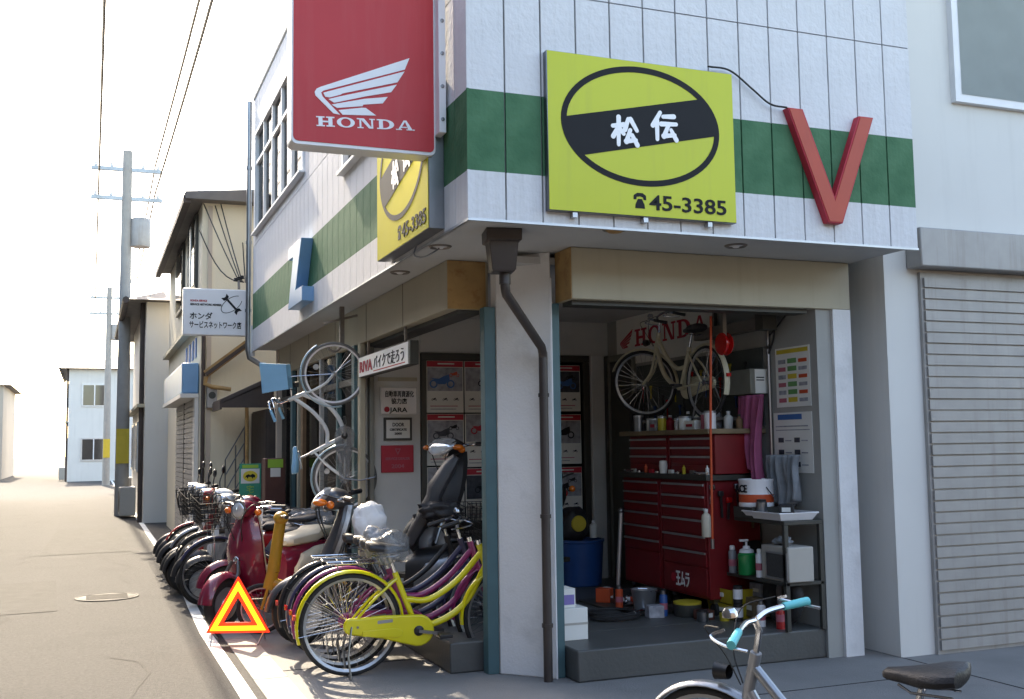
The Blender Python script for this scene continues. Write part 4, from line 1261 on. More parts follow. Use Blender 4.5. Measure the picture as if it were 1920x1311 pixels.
    for y in (-.07, .07):
        ks.tube([rh+Vector((0, y, 0)), (-.53, y*1.9, .16), (-.51, y*2.1, .012)], .007, 6)
    ks.tube([(-.51, -.147, .012), (-.51, .147, .012)], .007, 6)
    ks.build('kick_stand', 'steel', t)
    MB().box((-.865, 0, .40), (.018, .04, .03)).build('rear_reflector', 'redlens', t)
    return t

def upright(x, y, heading, lean=0.0, z=0.0):
    return Matrix.Translation((x, y, z)) @ Matrix.Rotation(heading, 4, 'Z') @ Matrix.Rotation(lean, 4, 'X')

# the yellow, magenta and navy bicycles beside the pillar (rear to the left)
def between(rx, ry, fx, fy):
    d = Vector((fx-rx, fy-ry, 0))
    hd = math.atan2(d.y, d.x)
    d.normalize()
    o = Vector((rx, ry, 0))+d*.5
    return o.x, o.y, hd
x, y, hd = between(-.318, 1.556, .80, 1.45)
yb = bicycle('bicycle', 'yellow step-through town bicycle, front wheel hidden behind the corner pillar', upright(x, y, hd, R(3)), 'yellow', 'yellow', case='yellow', rack=False, bars=False, group='bicycles parked by the pillar')
x, y, hd = between(-.30, 1.80, .82, 1.69)
pb = bicycle('bicycle', 'magenta step-through bicycle standing right behind the yellow one', upright(x, y, hd, R(3)), 'purple', 'purple', case='purple', bars=False, group='bicycles parked by the pillar')
x, y, hd = between(-.29, 2.04, .83, 1.95)
nb = bicycle('bicycle', 'dark navy bicycle with black wire front basket behind the magenta one', upright(x, y, hd, R(3)), 'navy', 'navy', case='navy', basket=('mesh', False), group='bicycles parked by the pillar')

# crumpled plastic covers on the saddles of the front bicycles
def wrap(label, c, r, seed, mat, sc=(1, 1, 1), amp=.3):
    o = mesh_obj('plastic_cover', crumple((0, 0, 0), r, seed, sc, amp), mat, None, ang=180)
    o.location = c
    tag(o, label, 'plastic cover', 'crumpled plastic covers')
    return o
def saddle_pos(b):
    b_ = b.matrix_world @ Vector((-.255, 0, .83))
    return b_
wrap('crumpled clear plastic cover over the yellow bicycle saddle', saddle_pos(yb)+Vector((.02, 0, .0)), .135, 3, 'film', (1.15, .8, .85))
wrap('milky crumpled plastic cover over the magenta bicycle saddle', saddle_pos(pb)+Vector((-.02, 0, .02)), .13, 9, 'filmw', (1.0, .8, .9))

# bicycle hanging on the beam, front wheel up
Xl = (Vector((.097, 4.30, 2.164))-Vector((.205, 4.34, 1.224))).normalized()
Zl = Vector((-.93, .30, 0)); Zl = (Zl-Xl*Zl.dot(Xl)).normalized()
Yl = Zl.cross(Xl)
s_ = .86
rw = Vector((.205, 4.05, 1.224))
o_ = rw-(Xl*-.5+Zl*.335)*s_
mt = Matrix(((Xl.x, Yl.x, Zl.x, o_.x), (Xl.y, Yl.y, Zl.y, o_.y), (Xl.z, Yl.z, Zl.z, o_.z), (0, 0, 0, 1)))
bicycle('hanging_bicycle', 'pale blue and white bicycle with sky blue basket hung upright from the beam', mt, 'pale', 'palefender', saddle_m='skyblue', s=s_, basket=('skyblue', True), rack=False, grips='skyblue', lens=True, rim='white', case='film', tyre='greytyre')
hk = thing('hanging_hook', 'grey steel hook bracket under the beam holding the pale bicycle', 'hook', (.17, 4.02, 2.40))
MB().b2((-.02, -.02, .0), (.02, .02, .38)).build('stem', 'hook', hk)
MB().bar((-.16, .02, .22), (.14, -.02, .30), .02, .02).build('cross_bar', 'hook', hk)
MB().tube(curve([(0, 0, .02), (-.05, 0, -.03), (-.11, 0, -.02), (-.13, 0, .03)], 5), .012, 8).build('hook_rod', 'hook', hk)

# bicycle hung inside the workshop over the tool chests (front away from the street, bars turned)
o_ = Vector((2.52, 2.09, 1.70))
mt = Matrix.Translation(o_) @ Matrix.Rotation(R(90), 4, 'Z') @ Matrix.Rotation(R(-3), 4, 'Y')
bicycle('bicycle', 'cream bicycle with dark saddle stored above the red tool chests', mt, 'creambike', 'creambike', s=.86, steer=R(42), rack=False, case='creambike')
for k, (yy, l_) in enumerate(((1.66, 'rear wheel'), (2.55, 'front wheel'))):
    b = thing('wall_bracket', 'dark steel wall bracket under the %s of the stored cream bicycle' % l_, 'bracket', (2.85, yy, 1.70))
    MB().b2((-.40, -.02, -.03), (-.002, .02, -.004)).build('arm', 'hook', b)
    MB().bar((-.3, 0, -.03), (-.01, 0, -.25), .02, .02).build('brace', 'hook', b)
rail = thing('hoist_rail', 'dark steel hoist rail on the workshop wall near the ceiling', 'rail', (2.7, 1.7, 2.38))
MB().b2((-.04, -.62, -.05), (.04, .35, .04)).build('beam', 'hook', rail, bevel=.005)
MB().b2((-.06, -.66, -.06), (.06, -.56, .16)).build('end_block', 'darkframe', rail)
MB().b2((.04, -.3, -.02), (.148, -.25, .02)).b2((.04, .2, -.02), (.148, .25, .02)).build('wall_arm', 'hook', rail)

# bicycle in front of the workshop, bottom right: only its bars reach up into view
bicycle('bicycle', 'silver bicycle with aqua rubber grips standing at the kerb before the workshop', upright(.50, -2.56, R(117), R(-8)), 'silver', 'silver', s=.93, flat=True, grips='aqua', case='silver')

# ------------------------------------------------------------------ scooters
def scooter(name, label, mat4, body, inner, seatm='seat', s=1.0, group=None, retro=True, mirrors=True, plate=False, shield=None, raked=False, fendm=None, basket=False, cowl=False, seat_up=0.0):
    """small step-through motor scooter; local X forward, Z up, origin on the ground between the wheels"""
    shield = shield or body
    t = thing(name, label, 'scooter', mat=mat4 @ Matrix.Scale(s, 4), group=group)
    wr = .215
    fx, rx = .60, -.56
    for x_, nm in ((fx, 'front_wheel'), (rx, 'rear_wheel')):
        ty = MB().lathe([(wr-.045+.045*math.cos(a), .045*math.sin(a)) for a in [2*math.pi*i/12 for i in range(13)]], (x_, 0, wr), axis='y', n=32).build(nm, 'rubber', t)
        MB().lathe([(.03, -.05), (.05, -.03), (.11, -.025), (.135, -.035), (.14, 0), (.135, .035), (.11, .025), (.05, .03), (.03, .05)], (x_, 0, wr), axis='y', n=24).build('rim', 'alu', ty)
    # fork and front fender
    fk = MB()
    for y in (-.065, .065):
        fk.tube([(fx, y, wr), (.50, y, .46), (.47, y*.5, .55)], .016, 8)
    fk.build('fork', 'steel', t)
    fender(MB(), (fx, 0, wr), wr+.05, .075, R(5), R(160), 16, .006).build('front_fender', fendm or shield, t)
    # leg shield (loft from floor to neck), lining behind it
    def shell(off, k, th):
        secs = []
        path = ((.47, .30, .10), (.53, .38, .13), (.53, .50, .15), (.48, .62, .15), (.425, .74, .13), (.375, .86, .10), (.345, .95, .07)) if raked else ((.30, .25, .16), (.36, .32, .19), (.425, .45, .205), (.455, .60, .20), (.445, .75, .175), (.405, .87, .125), (.37, .95, .085))
        for x_, z_, hw in path:
            o, q = [], []
            for i in range(11):
                u = -1+2*i/10
                y = hw*k*u
                bow = -.10*abs(u)**2.2*(hw/.2)
                o.append((x_+bow+off, y, z_))
                q.append((x_+bow+off-th, y*.97, z_))
            secs.append(o+list(reversed(q)))
        return MB().loft(secs)
    so = shell(0, 1, .022).build('leg_shield', shield, t)
    shell(-.024, .93, .03).build('shield_lining', inner, t)
    if retro:
        MB().sphere((.46, 0, .56), .03, 14, 8, (.4, 1, 1)).build('badge', 'chrome', so)
    # steering cover, lamp, bars
    secs = [sect((x_, 0, z_), hw, hh, n=14, tilt=0) for x_, z_, hw, hh in ((.27, .975, .05, .03), (.31, .985, .10, .06), (.37, .99, .115, .075), (.425, .985, .10, .075), (.45, .98, .085, .068))]
    no = MB().loft(secs).build('headset', shield, t)
    MB().lathe([(0, .028), (.04, .024), (.066, .008), (.072, 0), (.075, -.012)], (.45, 0, .98), axis='x', n=20).build('head_lamp', 'clearlens', no)
    MB().lathe([(.066, .012), (.08, .006), (.082, -.01), (.074, -.012)], (.449, 0, .98), axis='x', n=20).build('lamp_ring', 'chrome', no)
    ho = MB().tube(curve([(.24, -.31, 1.01), (.30, -.2, 1.01), (.35, -.06, .99), (.35, .06, .99), (.30, .2, 1.01), (.24, .31, 1.01)], 5), .012, 8).build('handlebar', 'chrome', t)
    for y in (-1, 1):
        MB().tube([(.285, y*.215, 1.01), (.235, y*.325, 1.01)], .019, 10).build('grip', 'blackp', ho)
        MB().tube(curve([(.32, y*.19, 1.005), (.34, y*.24, 1.0), (.29, y*.33, 1.0)], 4), .006, 6).build('brake_lever', 'chrome', ho)
        MB().tube(curve([(.33, y*.17, 1.0), (.47, y*.16, 1.03), (.50, y*.08, .9), (.44, y*.04, .72)], 6), .005, 6).build('cable', 'cable', ho)
        MB().sphere((.395, y*.165, .965), .034, 12, 8, (.8, 1, .8)).build('indicator', 'amber', t)
        if mirrors:
            mo = MB().tube(curve([(.32, y*.19, 1.02), (.33, y*.24, 1.12), (.31, y*.30, 1.2)], 5), .006, 6).build('mirror_stalk', 'blackp', t)
            MB().sphere((.305, y*.31, 1.235), .058, 14, 8, (.3, 1, .75)).build('mirror', 'blackp', mo)
    if not retro:
        if cowl:
          secs = [sect((x_, 0, z_), hw, hh, n=24, e=4.5, tilt=-.83) for x_, z_, hw, hh in ((.31, 1.0, .10, .03), (.36, .95, .15, .055), (.45, .86, .19, .07), (.54, .76, .205, .075), (.62, .67, .20, .065), (.69, .58, .16, .05), (.735, .52, .08, .03))]
          co = MB().loft(secs).build('front_cowl', shield, t)
        else:
          co = no
        secs = [sect((x_, 0, z_), hw, hh, n=16, e=2.2, tilt=-.5) for x_, z_, hw, hh in ((.40, 1.055, .05, .015), (.435, 1.035, .15, .035), (.48, .995, .18, .04), (.52, .95, .12, .03), (.54, .925, .03, .01))]
        MB().loft(secs).build('lamp_unit', 'clearlens', co)
        for y in (-1, 1):
            MB().sphere((.46, y*.20, .985), .045, 12, 8, (1.1, .9, .55)).build('cowl_indicator', 'amber', co)
    # floor board with slats
    MB().b2((-.16, -.155, .235), (.335, .155, .27)).build('floor_board', body, t, bevel=.015)
    for i in range(5):
        MB().b2((-.12+i*.085, -.13, .2705), (-.06+i*.085, .13, .280)).build('floor_slat', inner, t, bevel=.003)
    # rear body: lower painted shell, upper inner colour, seat
    secs = [sect((x_, 0, z_), hw, hh, n=18, e=2.6) for x_, z_, hw, hh in ((-.10, .42, .10, .16), (-.18, .44, .15, .19), (-.36, .47, .18, .19), (-.56, .50, .185, .175), (-.74, .54, .15, .13), (-.86, .57, .09, .075), (-.90, .58, .03, .03))]
    MB().loft(secs).build('rear_body', body, t)
    for y in (-1, 1):
        secs = [sect((x_, y*yy, z_), .052, hh, n=14) for x_, z_, hh, yy in ((-.16, .42, .02, .13), (-.24, .43, .13, .15), (-.42, .45, .165, .168), (-.60, .48, .145, .168), (-.75, .52, .08, .13), (-.80, .53, .015, .10))]
        MB().loft(secs).build('side_cover', inner, t)
    secs = [sect((x_, 0, z_), hw, hh, n=16, e=3) for x_, z_, hw, hh in ((-.13, .655, .07, .02), (-.17, .665, .115, .045), (-.35, .68, .14, .055), (-.50, .69, .145, .06), (-.56, .715, .14, .065), (-.75, .725, .125, .05), (-.83, .72, .08, .03))]
    sm = MB().loft(secs)
    if seat_up:
        rm = Matrix.Translation((-.13, 0, .64)) @ Matrix.Rotation(seat_up, 4, 'Y') @ Matrix.Translation((.13, 0, -.64))
        sm.v = [tuple(rm @ Vector(p_)) for p_ in sm.v]
    sm.build('seat', seatm, t)
    rk = MB().tube(curve([(-.76, -.10, .69), (-.9, -.10, .73), (-.98, -.06, .735), (-.98, .06, .735), (-.9, .10, .73), (-.76, .10, .69)], 4), .009, 6)
    rk.tube([(-.92, -.09, .733), (-.92, .09, .733)], .006, 6)
    rk.build('rear_carrier', 'chrome', t)
    MB().sphere((-.905, 0, .56), .05, 12, 8, (.5, 1.3, .8)).build('tail_lamp', 'redlens', t)
    for y in (-.14, .14):
        MB().sphere((-.885, y, .60), .03, 10, 6).build('rear_indicator', 'amber', t)
    eng = MB().b2((-.62, .06, .15), (-.2, .15, .30)).lathe([(0, -.02), (.07, -.015), (.075, .0), (.075, .02)], (rx, .15, wr), axis='y', n=16)
    eng.build('engine', 'steel', t, bevel=.015)
    MB().tube([(-.22, -.10, .17), (-.45, -.13, .17), (-.55, -.14, .20)], .015, 8).tube([(-.5, -.14, .19), (-.90, -.15, .27)], .042, 12).build('exhaust', 'steel', t)
    MB().tube([(-.18, .10, .2), (-.22, .15, .012)], .010, 6).tube([(-.18, -.10, .2), (-.22, -.15, .012)], .010, 6).tube([(-.22, -.15, .012), (-.22, .15, .012)], .010, 6).build('centre_stand', 'steel', t)
    if basket:
        b = MB()
        for k2 in range(5):
            g_ = k2/4
            w_, z_ = .13+.03*g_, .84+.2*g_
            b.tube([(.46-.01*g_, -w_, z_), (.68+.03*g_, -w_, z_), (.68+.03*g_, w_, z_), (.46-.01*g_, w_, z_)], .003, 4, closed=True)
        for k2 in range(8):
            y_ = -.13+.26*k2/7
            b.tube([(.46, y_, .84), (.68, y_, .84), (.71, y_*1.23, 1.04)], .0025, 4)
            b.tube([(.46, y_, .84), (.45, y_*1.23, 1.04)], .0025, 4)
        b.build('front_basket', 'mesh', t)
    if plate:
        MB().b2((-.935, -.085, .36), (-.925, .085, .46)).build('number_plate', 'white', t, bevel=.002)
    return t

W = R(180)
row = 'scooters parked along the street side'
scooter('scooter', 'maroon retro scooter with cream lining, first in the street row', upright(-.44, 4.20, W+R(42), R(-2)), 'maroon', 'cream', 'cream', group=row, mirrors=False)
scooter('scooter', 'maroon scooter with white leg shield behind the first retro one', upright(-.16, 4.92, W+R(8), R(-3)), 'maroon', 'white', group=row, mirrors=False)
ROW = [('silver scooter with black lining, third in the street row', 'silver', 'blackp', None), ('black scooter with pale shield, fourth in the street row', 'blackp', 'silver', 'white'), ('dark red scooter with slim shield, fifth in the street row', 'red', 'silver', 'red'),
 ('white scooter with red lining, sixth in the street row', 'white', 'red', None), ('black scooter with black shield, seventh in the street row', 'blackp', 'blackp', None), ('navy scooter with silver shield, eighth in the street row', 'navy', 'silver', 'silver'),
 ('maroon scooter with dark shield, ninth in the street row', 'maroon', 'blackp', 'blackp'), ('pale grey scooter, tenth in the street row', 'pale', 'white', None), ('gunmetal scooter at the far end of the street row', 'gunmetal', 'silver', 'white')]
rr = random.Random(11)
for k, (l_, bm_, im_, sh_) in enumerate(ROW):
    scooter('scooter', l_, upright(-.30+rr.uniform(-.07, .09), 5.38+k*.37+rr.uniform(-.05, .05), W+R(rr.uniform(-16, 6)), R(rr.uniform(-7, -1))), bm_, im_, group=row, mirrors=k in (2, 5, 8), raked=True, fendm='blackp', shield=sh_, s=rr.uniform(.95, 1.06), basket=k in (1, 4, 6))
for k, (y_, m_, l_) in enumerate(((5.22, 'navy', 'navy bicycle squeezed among the scooters nearest the maroon pair'), (5.95, 'blackp', 'black bicycle squeezed among the middle scooters'), (6.70, 'silver', 'silver bicycle squeezed among the farther scooters'), (7.45, 'red', 'red bicycle squeezed among the far end scooters'))):
    bicycle('bicycle', l_, upright(-.22, y_, W+R([-6, 5, -9, 3][k]), R(-6)), m_, m_, basket=('mesh', False), case=m_, s=.98, steer=R([14, -10, 18, -6][k]), group='bicycles among the scooters')
# small ochre folding bicycle squeezed between them
oc = thing('folding_bicycle', 'ochre small-wheeled folding bicycle standing before the maroon scooter', 'bicycle', mat=upright(-.20, 3.38, R(168), R(-2)))
for x_, nm in ((.42, 'front_wheel'), (-.42, 'rear_wheel')):
    ty = MB().lathe([(.185+.018*math.cos(a), .018*math.sin(a)) for a in [2*math.pi*i/10 for i in range(11)]], (x_, 0, .203), axis='y', n=30).build(nm, 'rubber', oc)
    MB().lathe([(.158, -.011), (.168, -.012), (.168, .012), (.158, .011), (.158, -.011)], (x_, 0, .203), axis='y', n=30).build('rim', 'alu', ty)
    sp = MB()
    for k in range(20):
        a = 2*math.pi*k/20
        sp.tube([(x_, (.02 if k % 2 else -.02), .203), (x_+.16*math.cos(a), 0, .203+.16*math.sin(a))], .0015, 3, cap=False)
    so = sp.build('spokes', 'chrome', ty); so['kind'] = 'stuff'
    MB().lathe([(.02, -.03), (.02, .03)], (x_, 0, .203), axis='y', n=10).build('hub', 'steel', ty)
MB().tube([(.37, 0, .36), (.33, 0, .50)], .048, 12).tube(curve([(.355, 0, .42), (.10, 0, .33), (-.12, 0, .30)], 5), .040, 12).tube([(-.12, 0, .27), (-.20, 0, .55)], .022, 10).tube([(-.12, .05, .28), (-.42, .05, .203)], .011, 8).tube([(-.12, -.05, .28), (-.42, -.05, .203)], .011, 8).tube([(-.18, .03, .46), (-.42, .05, .203)], .009, 8).tube([(-.18, -.03, .46), (-.42, -.05, .203)], .009, 8).build('frame', 'ochre', oc)
MB().tube([(.37, .045, .37), (.42, .05, .203)], .012, 8).tube([(.37, -.045, .37), (.42, -.05, .203)], .012, 8).tube([(.37, -.05, .37), (.37, .05, .37)], .018, 8).build('fork', 'ochre', oc)
MB().tube([(.33, 0, .5), (.27, 0, .92)], [.052, .044], 12).build('steering_post', 'ochre', oc)
MB().sphere((.268, 0, .93), .062, 14, 8, (1, 1.1, .9)).build('bar_clamp', 'ochre', oc)
ho = MB().tube(curve([(.22, -.25, .96), (.26, -.1, .95), (.268, 0, .945), (.26, .1, .95), (.22, .25, .96)], 4), .0115, 8).build('handlebar', 'chrome', oc)
for y in (-1, 1):
    MB().tube([(.235, y*.17, .957), (.215, y*.28, .962)], .017, 8).build('grip', 'blackp', ho)
MB().tube([(-.20, 0, .55), (-.245, 0, .72)], .014, 8).build('seat_post', 'chrome', oc)
MB().loft([sect((-.25+dx, 0, .745+dz), hw, hh, n=12) for dx, dz, hw, hh in ((-.12, .01, .03, .015), (-.1, .01, .075, .03), (-.03, .006, .07, .03), (.05, 0, .035, .025), (.11, 0, .02, .015))]).build('saddle', 'seat', oc)
MB().b2((-.17, -.07, .185), (-.09, -.155, .20)).build('pedal', 'blackp', oc, bevel=.003)

# plastic covers lying over the seats in the row
wrap('long crumpled clear plastic over the second maroon scooter seat', (.36, 5.0, .74), .20, 21, 'film', (1.7, .9, .45))
wrap('long crumpled clear plastic over the silver scooter seat', (.22, 5.42, .78), .20, 34, 'filmw', (1.7, .85, .4))
wrap('long crumpled clear plastic over the fourth scooter seat in the row', (.22, 5.80, .78), .20, 55, 'film', (1.7, .85, .4))
wrap('long crumpled clear plastic over the fifth scooter seat in the row', (.22, 6.16, .78), .20, 78, 'filmw', (1.7, .85, .38))

# dark scooters in the recess, the rear one up on a stand
st_ = thing('display_stand', 'low dark steel display stand under the black scooter in the recess', 'stand', (1.20, 3.06, ZF), R(27))
MB().b2((-.85, -.22, .26), (.85, .22, .30)).build('deck', 'darkframe', st_, bevel=.005)
for x_ in (-.75, .75):
    for y_ in (-.17, .17):
        MB().b2((x_-.025, y_-.025, 0), (x_+.025, y_+.025, .26)).build('leg', 'darkframe', st_)
scooter('scooter', 'black scooter raised on a stand, clear head lamp by the posters', upright(1.20, 3.06, W+R(20), 0, ZF+.302), 'blackp', 'blackp', group='dark scooters in the recess', retro=False, raked=True, mirrors=False, s=1.0)
scooter('scooter', 'dark scooter with its long seat flipped open before the plaques', upright(.25, 2.62, W-R(18), R(-3)), 'blackp', 'silver', 'greyseat', group='dark scooters in the recess', retro=False, raked=True, mirrors=False, s=1.12, shield='gunmetal', seat_up=R(56))
x, y, hd = between(-.31, 2.30, .79, 2.20)
bicycle('bicycle', 'black bicycle with a wire basket between the navy one and the dark scooter', upright(x, y, hd, R(3)), 'blackp', 'blackp', case='blackp', basket=('mesh', False), group='bicycles parked by the pillar')
bg_ = mesh_obj('shopping_bag', crumple((0, 0, 0), .17, 91, (.8, .5, 1.05), .18), 'bagwhite', None, ang=180)
bg_.location = (-.02, 2.22, .93)
tag(bg_, 'bright white plastic bag hanging among the bicycles by the dark scooter', 'bag')
bg_ = mesh_obj('tool_bag', crumple((0, 0, 0), .15, 17, (1.3, .6, .55), .34), 'seat', None, ang=180)
bg_.location = (.52, 2.20, 1.02)
tag(bg_, 'black bag on the bicycle basket beside the black scooter', 'bag')

# warning triangle standing at the road edge
tr_ = thing('warning_triangle', 'orange reflective warning triangle with painted-in flash glow on the ground before the scooters', 'warning triangle', (-.845, 3.10, 0), R(-21))
def tri_pts(r, z): return [(r*math.cos(R(90+120*k)), r*math.sin(R(90+120*k))) for k in range(3)]
def tri_frame(nm, ro, ri, y0, y1, mat):
    A, B = tri_pts(ro, 0), tri_pts(ri, 0)
    for k in range(3):
        j = (k+1) % 3
        MB().prism([A[k], A[j], B[j], B[k]], (0, y0, .225), (1, 0, 0), (0, 0, 1), y0-y1).build(nm, mat, tr_, smooth=False)
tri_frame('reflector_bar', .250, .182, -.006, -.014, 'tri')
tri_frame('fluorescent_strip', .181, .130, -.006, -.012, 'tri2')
tri_frame('outer_glow_rim', .285, .251, -.004, -.012, 'tri2')  # emissive ring painting the red flash halo around the bars
tri_frame('backing', .288, .127, .008, -.003, 'red')
for sx in (-1, 1):
    MB().tube([(sx*.18, -.12, .008), (sx*.2, .0, .09), (sx*.18, .14, .008)], .006, 6).build('foot', 'steel', tr_)

# green delivery sign board by the far corner
gs = thing('delivery_sign', 'green delivery sign board with a yellow oval emblem by the far corner', 'sign', (-.035, 8.45, 0), R(-8))
MB().b2((-.135, -.02, .80), (.135, .02, 1.31)).build('board', 'delgreen', gs, bevel=.006)
MB().b2((-.10, -.023, 1.255), (.10, -.0205, 1.295)).build('top_strip', 'lime', gs)
MB().b2((-.115, -.023, 1.06), (.115, -.0205, 1.245)).build('emblem_field', 'paper', gs)
MB().prism([(.09*math.cos(2*math.pi*i/24), .068*math.sin(2*math.pi*i/24)) for i in range(24)], (0, -.0232, 1.152), (1, 0, 0), (0, 0, 1), .001).build('emblem_oval', 'delyellow', gs, smooth=False)
MB().prism([(-.065, -.02), (-.05, .012), (-.02, .025), (0, .012), (.03, .03), (.06, .012), (.062, -.02), (.04, -.015), (.03, -.035), (.015, -.012), (-.02, -.01), (-.03, -.035), (-.045, -.012)], (0, -.0244, 1.152), (1, 0, 0), (0, 0, 1), .001).build('emblem_mark', 'ink', gs, smooth=False)
letter('lettering', '宅', .10, (-.05, -.024, .95), (1, 0, 0), (0, 0, 1), 'lime', gs)
letter('lettering', '急', .10, (-.05, -.024, .85), (1, 0, 0), (0, 0, 1), 'lime', gs)
MB().tube([(-.1, 0, .8), (-.1, 0, .0)], .012, 8).tube([(.1, 0, .8), (.1, 0, .0)], .012, 8).build('legs', 'steel', gs)
MB().b2((-.16, -.14, .0), (.16, .14, .03)).build('base', 'darkframe', gs, bevel=.006)
# red-brown cabinet with a green notice
cb_ = thing('vending_cabinet', 'red-brown street cabinet with a green and white notice', 'cabinet', (.13, 7.62, 0))
MB().b2((-.12, -.13, 0), (.12, .13, 1.38)).build('body', 'brownbox', cb_, bevel=.01)
MB().b2((-.09, -.134, 1.27), (.09, -.131, 1.37)).build('notice_top', 'lime', cb_)
MB().b2((-.06, -.134, 1.16), (.06, -.131, 1.265)).build('notice', 'paper', cb_)
MB().b2((-.08, -.136, .75), (.08, -.131, .80)).build('slot', 'darkframe', cb_)

# ------------------------------------------------------------------ workshop furniture
def chest(name, label, y0, y1, z0, z1, x0, x1, rows, handle_m='alu', top=False):
    """drawer chest facing the -X side; rows = drawer heights from the top"""
    t = thing(name, label, 'tool chest', (x0, (y0+y1)/2, z0), group='red tool chests')
    w, h_ = (y1-y0)/2, z1-z0
    MB().b2((.012, -w, 0), (x1-x0, w, h_)).build('case', 'toolred', t, bevel=.006)
    z = h_-.02
    for r_ in rows:
        d = MB().b2((0, -w+.025, z-r_+.008), (.0115, w-.025, z)).build('drawer', 'toolred', t, bevel=.003)
        MB().b2((-.012, -w+.03, z-.020), (-.0005, w-.03, z-.004)).build('handle', handle_m, d)
        z -= r_
    if z > .06:
        MB().b2((.002, -w+.025, .02), (.0115, w-.025, z-.006)).build('lower_door', 'toolred', t, bevel=.003)
    return t
chest('tool_chest', 'red lower tool chest with many drawers, nearer the side door', 2.15, 2.80, .33, 1.21, 2.36, 2.83, [.085, .085, .085, .11, .11, .10])
tc = chest('tool_chest', 'red lower tool chest with white lettering, nearer the street', 1.44, 2.13, .33, 1.21, 2.36, 2.83, [.09, .09, .09, .12, .12, .12])
letter('lettering', '王ムラ', .13, (-.003, .13, .07), (0, -1, 0), (0, 0, 1), 'white', tc, bold=.003, width=.20)
MB().lathe([(0, -.004), (.035, -.003), (.035, 0)], (0, .17, .12), axis='x', n=16).build('round_badge', 'print_red', tc)
chest('top_chest', 'small red upper drawer chest nearer the side door', 2.06, 2.74, 1.26, 1.56, 2.40, 2.80, [.07, .07, .07])
chest('top_chest', 'small red upper drawer chest nearer the street', 1.38, 2.04, 1.26, 1.56, 2.40, 2.80, [.07, .07, .07])
for k, y in enumerate((1.5, 2.05, 2.22, 2.74)):
    o = thing('caster', ['caster under the lettered chest near the street', 'caster under the lettered chest at the middle', 'caster under the door-side chest at the middle', 'caster under the door-side chest at its far end'][k], 'caster', (2.45, y, ZF), group='casters of the tool chests')
    MB().lathe([(0, -.018), (.045, -.018), (.05, 0), (.045, .018), (0, .018)], (0, 0, .05), axis='x', n=16).build('wheel', 'rubber', o)
    MB().b2((-.03, -.03, .095), (.03, .03, .128)).build('fork', 'steel', o)
wt = MB().b2((2.33, 1.34, 1.562), (2.845, 2.78, 1.60)).build('worktop', 'plank', None, bevel=.005)
tag(wt, 'wooden board lying on top of the red drawer chests', 'board')
sd = MB().b2((2.34, 1.40, 1.212), (2.84, 2.82, 1.255)).build('chest_mat', 'darkframe', None, bevel=.004)
tag(sd, 'dark mat between upper and lower red chests', 'mat')

def canister(name, label, cat, loc, prof, mats, n=18, group=None):
    """stack of lathe pieces: prof = [(part, [(r,z)...], material)]"""
    t = thing(name, label, cat, loc, group=group)
    for pn, pr_, mt_ in prof:
        MB().lathe(pr_, (0, 0, 0), n=n).build(pn, mt_, t)
    return t
def bottle(label, loc, r, h, m1, m2, group=None):
    return canister('bottle', label, 'bottle', loc, [('body', [(0, 0), (r*.92, 0), (r, .008), (r, h*.70), (r*.85, h*.78), (r*.4, h*.84), (r*.4, h*.86)], m1), ('cap', [(r*.42, h*.86), (r*.46, h*.87), (r*.42, h*.98), (0, h)], m2)], None, group=group)
def spray(label, loc, r, h, m1, m2, group='spray cans and bottles on the shelf'):
    return canister('spray_can', label, 'spray can', loc, [('body', [(0, 0), (r, 0), (r, h*.78), (r*.7, h*.84)], m1), ('cap', [(r*.66, h*.84), (r*.66, h*.97), (r*.5, h), (0, h)], m2), ('band', [(r+.0008, h*.25), (r+.0008, h*.5)], 'pinkprint')], None, group=group)
# things standing on the worktop
for k, (y, r, h_, m1, l_) in enumerate([(2.62, .045, .13, 'steel', 'steel tin at the far end of the wooden board'), (2.45, .06, .10, 'paper', 'white tub on the wooden board'), (2.22, .035, .11, 'yellowbox', 'ochre tin in the middle of the wooden board'), (2.05, .03, .09, 'chrome', 'chrome canister in the middle of the wooden board'), (1.85, .05, .10, 'paper', 'white pot on the wooden board'), (1.62, .04, .12, 'pinkprint', 'pink labelled tin on the wooden board'), (1.48, .045, .13, 'signwhite', 'white tin at the street end of the wooden board')]):
    canister('tin', l_, 'tin', (2.44+.05*(k % 2), y, 1.601), [('body', [(0, 0), (r, 0), (r, h_)], m1), ('lid', [(r*1.03, h_-.01), (r*1.03, h_+.004), (r*.9, h_+.008), (0, h_+.008)], 'alu')], None, group='tins on the wooden board')
for k, (y, d, m1, l_) in enumerate([(2.33, (.10, .12, .09), 'print_grey', 'grey carton on the wooden board'), (1.74, (.10, .16, .07), 'paper', 'flat white carton on the wooden board')]):
    t = thing('carton', l_, 'carton', (2.46, y, 1.601))
    MB().b2((-d[0]/2, -d[1]/2, 0), (d[0]/2, d[1]/2, d[2])).build('box', m1, t, bevel=.003)
    MB().b2((-d[0]/2-.001, -d[1]*.3, d[2]*.3), (-d[0]/2-.0005, d[1]*.3, d[2]*.6)).build('label_patch', 'print_red', t)
for k, (y, l_) in enumerate(((2.68, 'small tool lying at the far end of the chest mat'), (2.10, 'white bulb-like cup on the middle of the chest mat'), (1.52, 'pliers lying at the street end of the chest mat'))):
    t = thing('hand_tool', l_, 'tool', (2.375, y, 1.256))
    if k == 1:
        MB().lathe([(0, 0), (.028, 0), (.035, .06), (.03, .10), (0, .105)], (0, 0, 0), n=14).build('cup', 'paper', t)
    else:
        MB().bar((0, -.08, .012), (0, .08, .012), .02, .016).build('shaft', 'chrome', t)
        MB().sphere((0, .08, .014), .02, 10, 6, (1, 1, .6)).build('head', 'chrome', t)

